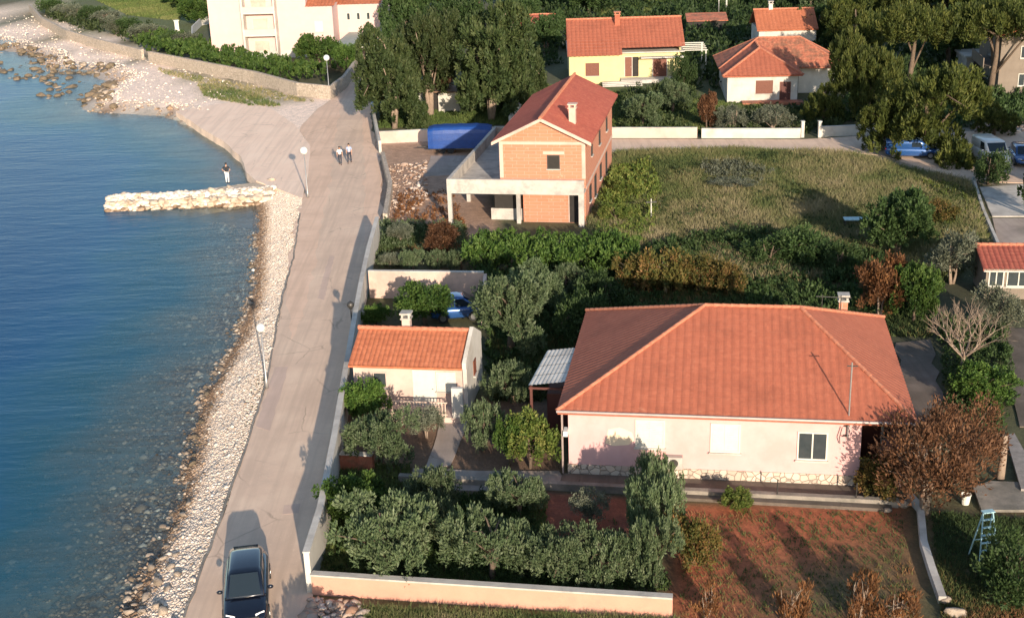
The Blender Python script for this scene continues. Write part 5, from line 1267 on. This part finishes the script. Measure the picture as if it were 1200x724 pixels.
# field path kerb at the lower right
kb = [P(x, y)[:2] for x, y in [(1066,585),(1078,598),(1082,640),(1092,672),(1104,706)]]
wall('garden_kerb', 'cracked pale concrete kerb running down beside the red earth plot', dens(kb, .8), .28, .28, MT['lconc'], z0=-.1)
def stone_thing(px, py, s, label): x, y, _ = P(px, py); o = rock('garden_rock', x, y, .1, s, 'rock'); tag(o, label, 'rock')
stone_thing(1055, 592, .42, 'grey rock at the upper end of the concrete kerb'); stone_thing(1122, 722, .45, 'pale rock at the lower end of the concrete kerb'); stone_thing(1040, 600, .28, 'brownish stone at the corner of the red plot'); stone_thing(1108, 706, .3, 'small rock just above the pale one at the kerb end')

# ------------------------------------------------------------------ street lamps, poles
def lamp(px, py, h, label, dark=False, headr=.2, arm=None):
    x, y, _ = P(px, py); r = thing('street_lamp', label, 'street lamp', (x, y, 0))
    MB().lathe([(.09, 0), (.09, .5), (.055, .55), (.04, h)]).build('pole', MT['iron' if dark else 'steel'], r, True)
    MB().lathe([(.06, h), (.11, h+.06), (.05, h+.1)]).build('collar', MT['iron'], r)
    MB().ball((0, 0, h+.27), headr, 14, 9).build('globe', MT['iron' if dark else 'lamphead'], r, True)
    MB().lathe([(headr*.9, h+.36), (headr*.6, h+.44), (.03, h+.5)]).build('cap', MT['iron'], r, True)
lamp(361, 232, 3.7, 'street lamp with a white globe at the beach end of the jetty', headr=.32)
lamp(313, 455, 3.2, 'street lamp with a white globe halfway along the beach, nearest the camera', headr=.24)
lamp(386, 110, 3.9, 'street lamp with a white globe before the stone wall at the road bend', headr=.36)
lamp(414, 398, 1.9, 'globe lamp coloured dark for shadow, by the road wall next to the cottage', dark=True, headr=.22)  # pole and globe take a dark colour for the shadow around them
def pole(px, py, h, r_, label, mat='steel'):
    x, y, _ = P(px, py); r = thing('utility_pole', label, 'pole', (x, y, 0))
    MB().lathe([(r_, 0), (r_*.7, h)]).build('mast', MT[mat], r, True); MB().box(-.4, .4, -.04, .04, h-.3, h-.22).build('crossbar', MT['iron'], r)
pole(851, 18, 6, .16, 'white utility pole behind the yellow and white houses', 'whitepaint')
pole(842, 22, 5, .11, 'thinner grey pole left of the white utility pole')
pole(763, 262, 1.9, .05, 'short white marker pole at the left edge of the dry grass field', 'whitepaint')
x, y, _ = P(1163, 462); r = thing('garden_lamp', 'small white garden lamp on a thin post below the bare tree', 'lamp', (x, y, 0)); MB().lathe([(.04, 0), (.03, 1.3)]).build('post', MT['iron'], r); MB().ball((0, 0, 1.42), .14, 10, 7).build('globe', MT['lamphead'], r, True)
x, y, _ = P(1172, 560); r = thing('tree_stump', 'pale topped broken trunk standing left of the grey planks', 'stump', (x, y, 0)); MB().tube([(0, 0, -.1), (.05, .02, 1), (0, 0, 2.1)], [.2, .16, .13], 8).build('stem', MT['palebark'], r, True)

# ------------------------------------------------------------------ cars
def car(px, py, rz, paint, label, Lc=4.25, W=1.78, Hc=1.45, kind='hatch', z=0):
    x, y, _ = P(px, py); r = thing('parked_car' if 'parked' in label else 'car', label, 'car', (x, y, .02+z), rz)
    def loft(st, name, mat, parent=r, smooth=True):
        # st: (x along car, half width, z low, z high, corner rounding)
        vs = []; fs = []; n = 16
        for (xx, hw, z0, z1, rd) in st:
            cz, hz = (z0+z1)/2, (z1-z0)/2
            for k in range(n):
                a = 2*math.pi*(k+.5)/n; c, s = math.cos(a), math.sin(a)
                e = rd
                vs.append((xx, hw*math.copysign(abs(c)**e, c), cz+hz*math.copysign(abs(s)**e, s)))
        for i in range(len(st)-1):
            for k in range(n): fs.append((i*n+k, i*n+(k+1)%n, (i+1)*n+(k+1)%n, (i+1)*n+k))
        fs += [tuple(range(n-1, -1, -1)), tuple(range((len(st)-1)*n, len(st)*n))]
        return MB().add(vs, fs).build(name, mat, parent, smooth)
    h = W/2; F_ = Lc/2       # front at +x
    bz = Hc*.62
    body = loft([(-F_, h*.78, .38, bz-.12, .5), (-F_+.1, h*.9, .26, bz, .45), (-F_+.5, h, .2, bz+.03, .4), (-.2, h, .18, bz+.02, .4), (.7, h, .18, bz, .4), (1.1, h*.99, .2, bz-.04, .42), (F_-.45, h*.95, .24, bz-.14, .45), (F_-.12, h*.86, .3, bz-.26, .5), (F_, h*.7, .38, bz-.38, .5)], 'body', paint)
    if kind == 'van': top = [(-F_+.05, h*.9, bz-.1, Hc*.98, .3), (-F_+.15, h*.93, bz-.1, Hc, .3), (.5, h*.93, bz-.1, Hc, .3), (.75, h*.9, bz-.1, Hc*.97, .35), (1.45, h*.84, bz-.1, bz+.05, .4)]
    else: top = [(-F_+.12, h*.78, bz-.1, bz+.02, .45), (-F_+.55, h*.76, bz-.1, Hc*.95, .45), (-F_+1.0, h*.76, bz-.1, Hc, .42), (.0, h*.76, bz-.1, Hc, .42), (.35, h*.76, bz-.1, Hc*.975, .45), (1.15, h*.84, bz-.12, bz+.0, .5)]
    loft(top, 'cabin', paint)
    # glazing set just proud of the cabin
    def quad(pts, name, mat, par=r, t=.015):
        a, b, c_, d = [Vector(p) for p in pts]; nn = (b-a).cross(d-a).normalized()*t
        MB().add([a, b, c_, d, a+nn, b+nn, c_+nn, d+nn], [(3,2,1,0),(4,5,6,7),(0,1,5,4),(1,2,6,5),(2,3,7,6),(3,0,4,7)]).build(name, mat, par)
    hw = h*.76; zt = Hc-.12
    if kind == 'van':
        quad([(1.42,-h*.74,bz+.06),(1.42,h*.74,bz+.06),(.83,h*.78,Hc-.13),(.83,-h*.78,Hc-.13)], 'windscreen', MT['carglass'])
        for s in (-1, 1):
            p = [(-.1,s*(h*.935),bz+.05),(.78,s*(h*.93),bz+.05),(.62,s*(h*.925),zt-.02),(-.1,s*(h*.935),zt-.02)]; quad(p if s < 0 else p[::-1], 'side_window', MT['carglass'])
        quad([(-F_+.04,h*.7,bz+.05),(-F_+.04,-h*.7,bz+.05),(-F_+.05,-h*.7,zt),(-F_+.05,h*.7,zt)], 'rear_window', MT['carglass'])
    else:
        quad([(1.18,-h*.70,bz+.03),(1.18,h*.70,bz+.03),(.42,h*.60,Hc-.03),(.42,-h*.60,Hc-.03)], 'windscreen', MT['carglass'], t=.03)
        for s in (-1, 1):
            for x0, x1, x2, x3 in ((-.15, .85, .32, -.15), (-1.25, -.22, -.22, -1.15)):
                p = [(x0,s*(hw+.03),bz+.02),(x1,s*(hw+.045),bz+.02),(x2,s*(hw-.02),zt),(x3,s*(hw-.02),zt)]; quad(p if s < 0 else p[::-1], 'side_window', MT['carglass'])
        quad([(-F_+.1,h*.62,bz+.06),(-F_+.1,-h*.62,bz+.06),(-F_+.48,-h*.56,Hc-.1),(-F_+.48,h*.56,Hc-.1)], 'rear_window', MT['carglass'], t=.03)
    for sx in (-F_+.75, F_-.8):
        for s in (-1, 1):
            t = MB().tube([(sx, s*(h-.17), .31), (sx, s*(h+.01), .31)], .31, 18); to = t.build('wheel', MT['tyre'], r)
            q = MB().tube([(sx, s*(h-.05), .31), (sx, s*(h+.02), .31)], .19, 10); q.build('rim', MT['rim'], to)
    for s in (-1, 1):
        quad([(F_-.2,s*h*.82,bz-.36),(F_-.04,s*h*.45,bz-.38),(F_-.14,s*h*.45,bz-.2),(F_-.32,s*h*.82,bz-.2)][::s], 'headlight', MT['headlight'], t=.05)
        MB().box(-F_-.01, -F_+.12, min(s*h*.55, s*h*.8), max(s*h*.55, s*h*.8), bz-.25, bz-.1).build('tail_light', MT['redlight'], r)
        mo = MB().ball((.78, s*(h+.09), bz+.07), .12, 8, 6, 0, (.6, 1, .7)); mo.build('mirror', paint, r, True)
    MB().box(F_-.02, F_+.015, -.26, .26, .4, .51).build('number_plate', MT['plate'], r)
    MB().box(F_-.06, F_+.005, -.5, .5, .55, .66).build('grille', MT['iron'], r)
    return r
car(291, 704, R(-81), MT['navy'], 'dark navy hatchback driving toward the camera on the near road', Lc=4.5, W=1.7, Hc=1.48)
car(1068, 184, R(-12), MT['bluecar'], 'blue parked car half under the large sunlit pine', Lc=4.6, Hc=1.6, kind='van')
car(1160, 192, R(-88), MT['vanwhite'], 'white van parked facing the camera near the right edge', Lc=4.6, W=1.95, Hc=2.1, kind='van')
car(1197, 190, R(-100), MT['bluecar'], 'blue parked car cut by the right edge beside the white van', Lc=4.3)
car(536, 372, R(8), MT['bluecar'], 'bright blue parked car in the pink walled yard behind the cottage', Lc=3.4, Hc=1.5)
def trailer():
    x, y, _ = P(502, 181); r = thing('covered_trailer', 'long trailer under a bright blue tarpaulin behind the concrete frame house', 'trailer', (x, y, 0), R(-4))
    L, W, h = 5.9, 2.2, 2.5; vs = []; n = 12; st = 13; fs = []
    for i in range(st):
        xx = L*i/(st-1); s = 1-.10*(abs(i/(st-1)-.5)*2)**6
        for k in range(n):
            a = -.25+(math.pi+.5)*k/(n-1); c, q = math.cos(a), math.sin(a)
            vs.append((xx, W/2+W/2*math.copysign(abs(c)**.35, c)*s, .55+(h-.55)*(max(q, 0)**.4)*s*(1+.012*math.sin(i*2.3)) if q > 0 else .5))
    for i in range(st-1):
        for k in range(n-1): fs.append((i*n+k, (i+1)*n+k, (i+1)*n+k+1, i*n+k+1))
    fs += [tuple(range(n)), tuple(range(st*n-1, (st-1)*n-1, -1))]
    MB().add(vs, fs).build('tarpaulin', MT['tarp'], r, False)
    MB().box(.3, L-.3, .3, W-.3, .42, .54).build('chassis', MT['iron'], r)
    for xx in (1.3, 2.1): 
        for yy in (.15, W-.35): MB().tube([(xx, yy, .33), (xx, yy+.2, .33)], .33, 16).build('wheel', MT['tyre'], r)
    MB().tube([(-1.2, W/2, .45), (.4, W/2, .48)], .05, 8).build('drawbar', MT['iron'], r)
trailer()
def step_ladder():
    x, y, _ = P(1152, 655); r = thing('step_ladder', 'pale blue folding step ladder standing on the grass at the lower right', 'ladder', (x, y, 0), R(10))
    hh = 2.1
    for k, s in enumerate((-1, 1)):
        for yy, w_ in ((-.45, .42), (.45, .36)): MB().tube([(s*w_, yy, 0), (s*.2, 0, hh)], .028, 6).build('rail', MT['ladder'], r)
    for i in range(1, 7):
        t = i/7; w_ = .42+(.2-.42)*t; MB().box(-w_, w_, -.45*(1-t)-.05, -.45*(1-t)+.05, hh*t-.015, hh*t+.015).build('step', MT['ladder'], r)
    MB().box(-.24, .24, -.12, .12, hh, hh+.04).build('top_platform', MT['ladder'], r); MB().tube([(-.3, .28, .75), (.3, .28, .75)], .02, 6).build('brace', MT['ladder'], r)
    x, y, _ = P(1131, 590); r = thing('bucket', 'cream plastic bucket on the ground between the russet tree and the grey planks', 'bucket', (x, y, 0)); MB().lathe([(.16, 0), (.21, .42), (.23, .43), (.23, .46), (.19, .46), (.15, .05)]).build('pail', MT['bucket'], r); MB().tube([(-.2, 0, .42), (-.12, -.12, .3), (.12, -.12, .3), (.2, 0, .42)], .01, 5).build('handle', MT['steel'], r)
    for pts, z, l in (([(1140,573),(1160,566),(1215,568),(1215,600),(1150,600)], .12, 'wide grey paving of slabs by the blue step ladder'), ([(1178,515),(1188,512),(1215,560),(1205,578),(1196,578)], .22, 'long grey plank leaning across the slabs at the right edge')):
        o = MB().prism(wpoly(pts), z-.12, z).build('concrete_slab' if 'paving' in l else 'plank', MT['dconc' if 'paving' in l else 'plank']); tag(o, l, 'slab' if 'paving' in l else 'plank')
    x, y, _ = P(700, 258)
    x, y, _ = P(1003, 268); r = thing('garden_table', 'small dark table standing at the lower right of the dry grass field', 'table', (x, y, 0), R(-5)); MB().box(-.9, .9, -.4, .4, .72, .78).build('table_top', MT['ladder'], r)
    for sx in (-.8, .8):
        for sy in (-.32, .32): MB().box(sx-.04, sx+.04, sy-.04, sy+.04, 0, .72).build('leg', MT['iron'], r)
step_ladder()

# ------------------------------------------------------------------ people
def skin_mesh(name, verts, edges, radii, mat, parent, sub=2, root=0):
    me = bpy.data.meshes.new(name); me.from_pydata(verts, edges, []); o = bpy.data.objects.new(name, me); col.objects.link(o)
    md = o.modifiers.new('s', 'SKIN'); md.use_smooth_shade = True
    for i, r_ in enumerate(radii):
        me.skin_vertices[0].data[i].radius = r_ if hasattr(r_, '__len__') else (r_, r_)
        me.skin_vertices[0].data[i].use_root = (i == root)
    sb = o.modifiers.new('d', 'SUBSURF'); sb.levels = sub; sb.render_levels = sub
    dg = bpy.context.evaluated_depsgraph_get(); m2 = bpy.data.meshes.new_from_object(o.evaluated_get(dg)); m2.name = name
    bpy.data.objects.remove(o); m2.materials.clear(); m2.materials.append(mat)
    q = link(name, m2, parent); return q
def person(px, py, rz, label, top, legs, hgt=1.74, stride=.0, arms='side', hair='hair', z=0, long_hair=False, bag=False):
    x, y, _ = P(px, py, z); r = thing('person', label, 'person', (x, y, z), rz, scale=(hgt/1.75,)*3)
    s = stride
    # facing -y ; body joints
    V = [(0,0,.98),(0,0,1.12),(0,.01,1.28),(0,.01,1.42),(0,0,1.50),(0,-.01,1.56),(0,-.01,1.66),(0,0,1.71)]; E = [(i,i+1) for i in range(7)]
    Rr = [(.14,.10),(.125,.09),(.15,.10),(.13,.085),.05,.055,(.078,.095),(.06,.075)]
    def add(p, par, rad): V.append(p); E.append((par, len(V)-1)); Rr.append(rad); return len(V)-1
    J = {}
    for sg in (-1, 1):
        f = sg*s
        hp = add((sg*.095, 0, .93), 0, .09); kn = add((sg*.10, -f*.25-abs(f)*.05, .50), hp, .06); an = add((sg*.10, -f*.38+(.08 if f < 0 else 0), .09), kn, .036); add((sg*.11, -f*.38-.16+(.08 if f < 0 else 0), .035), an, .035)
        sh = add((sg*.19, .01, 1.41), 3, .055)
        if arms == 'side': el = (sg*.25, .02+f*.12, 1.13); wr = (sg*.25, -.06+f*.25, .90)
        elif arms == 'hips': el = (sg*.36, .08, 1.18); wr = (sg*.2, -.08, 1.02)
        else: el = (sg*.24, -.02, 1.15); wr = (sg*.08, -.22, 1.16)
        e = add(el, sh, .042); w_ = add(wr, e, .028)
        d = (Vector(wr)-Vector(el)).normalized(); pm = Vector(wr)+d*.06; pi = add(tuple(pm), w_, .026)
        for k in range(4):
            q = pm+d*.05+Vector((0, (k-1.5)*.017, 0)); fi = add(tuple(q), pi, .009); add(tuple(q+d*(.032+.006*(1.5-abs(k-1.5)))+Vector((-sg*.012, 0, 0))), fi, .008)
        tb = add(tuple(Vector(wr)+d*.035+Vector((-sg*.01, -.035, 0))), w_, .010); add(tuple(Vector(wr)+d*.075+Vector((-sg*.015, -.045, 0))), tb, .009)
        J[sg] = (hp, kn, an, sh, e, w_)
    b = skin_mesh('body', V, E, Rr, MT['skin'], r, 1)
    g = lambda i: V[i]
    # shirt
    tv = [(0,0,.95),(0,0,1.1),(0,.01,1.28),(0,.01,1.43)]; te = [(0,1),(1,2),(2,3)]; tr = [(.165,.12),(.145,.105),(.172,.12),(.14,.095)]
    for sg in (-1, 1):
        sh = g(J[sg][3]); el = g(J[sg][4]); tv.append(sh); te.append((3, len(tv)-1)); tr.append(.07); tv.append(tuple(Vector(sh).lerp(Vector(el), .8))); te.append((len(tv)-2, len(tv)-1)); tr.append(.056)
    skin_mesh('shirt', tv, te, tr, MT[top], r, 1)
    lv = [(0,0,.98)]; le = []; lr = [(.155,.115)]
    for sg in (-1, 1):
        for k, rad in zip(J[sg][:3], (.105, .075, .055)):
            lv.append(g(k)); le.append((len(lv)-2 if k != J[sg][0] else 0, len(lv)-1)); lr.append(rad)
    skin_mesh('trousers', lv, le, lr, MT[legs], r, 1)
    for sg in (-1, 1):
        a = g(J[sg][2]); MB().ball((a[0], a[1]-.06, .045), .1, 8, 6, 0, (.5, 1.35, .45)).build('shoe', MT['blackcloth'], r, True)
    hb = MB().ball((0, .012, 1.70), .105, 12, 8, 0, (.86, .98, .92)); 
    if long_hair: hb.ball((0, .06, 1.56), .09, 10, 8, 0, (.9, .6, 1.5))
    hb.build('hair', MT[hair], r, True)
    fm = MB(); fm.ball((0, -.104, 1.64), .014, 6, 5, 0, (.8, 1.2, 1.5)); fm.build('nose', MT['skin'], r, True)
    for sg in (-1, 1): MB().ball((sg*.03, -.088, 1.665), .011, 6, 5).build('eye', MT['blackcloth'], r); MB().ball((sg*.083, 0, 1.65), .025, 6, 5, 0, (.4, .7, 1.2)).build('ear', MT['skin'], r, True)
    MB().ball((0, -.093, 1.605), .02, 6, 4, 0, (1, .4, .3)).build('mouth', MT['darkred'], r)
    if bag: MB().ball((.0, .15, 1.22), .16, 8, 6, 0, (.9, .5, 1.2)).build('backpack', MT['whitecloth'], r, True)
person(267, 215, R(170), 'person in a black top and white trousers standing at the foot of the jetty', 'blackcloth', 'whitecloth', 1.78, 0, 'hips', z=.46)
person(399, 193, R(5), 'left walker of the pair on the road, in white top and dark trousers', 'whitecloth', 'denim', 1.66, .55, 'side', long_hair=True)
person(410, 191, R(-5), 'right walker of the pair on the road, in pale blue top, dark trousers', 'bluecloth', 'denim', 1.78, -.55, 'side')
print('objects', len(bpy.data.objects), 'polys', sum(len(m.polygons) for m in bpy.data.meshes))
for o in bpy.data.objects:
    if 'label' in o and len(o['label'].split()) > 16: print('LONG', o['label'])
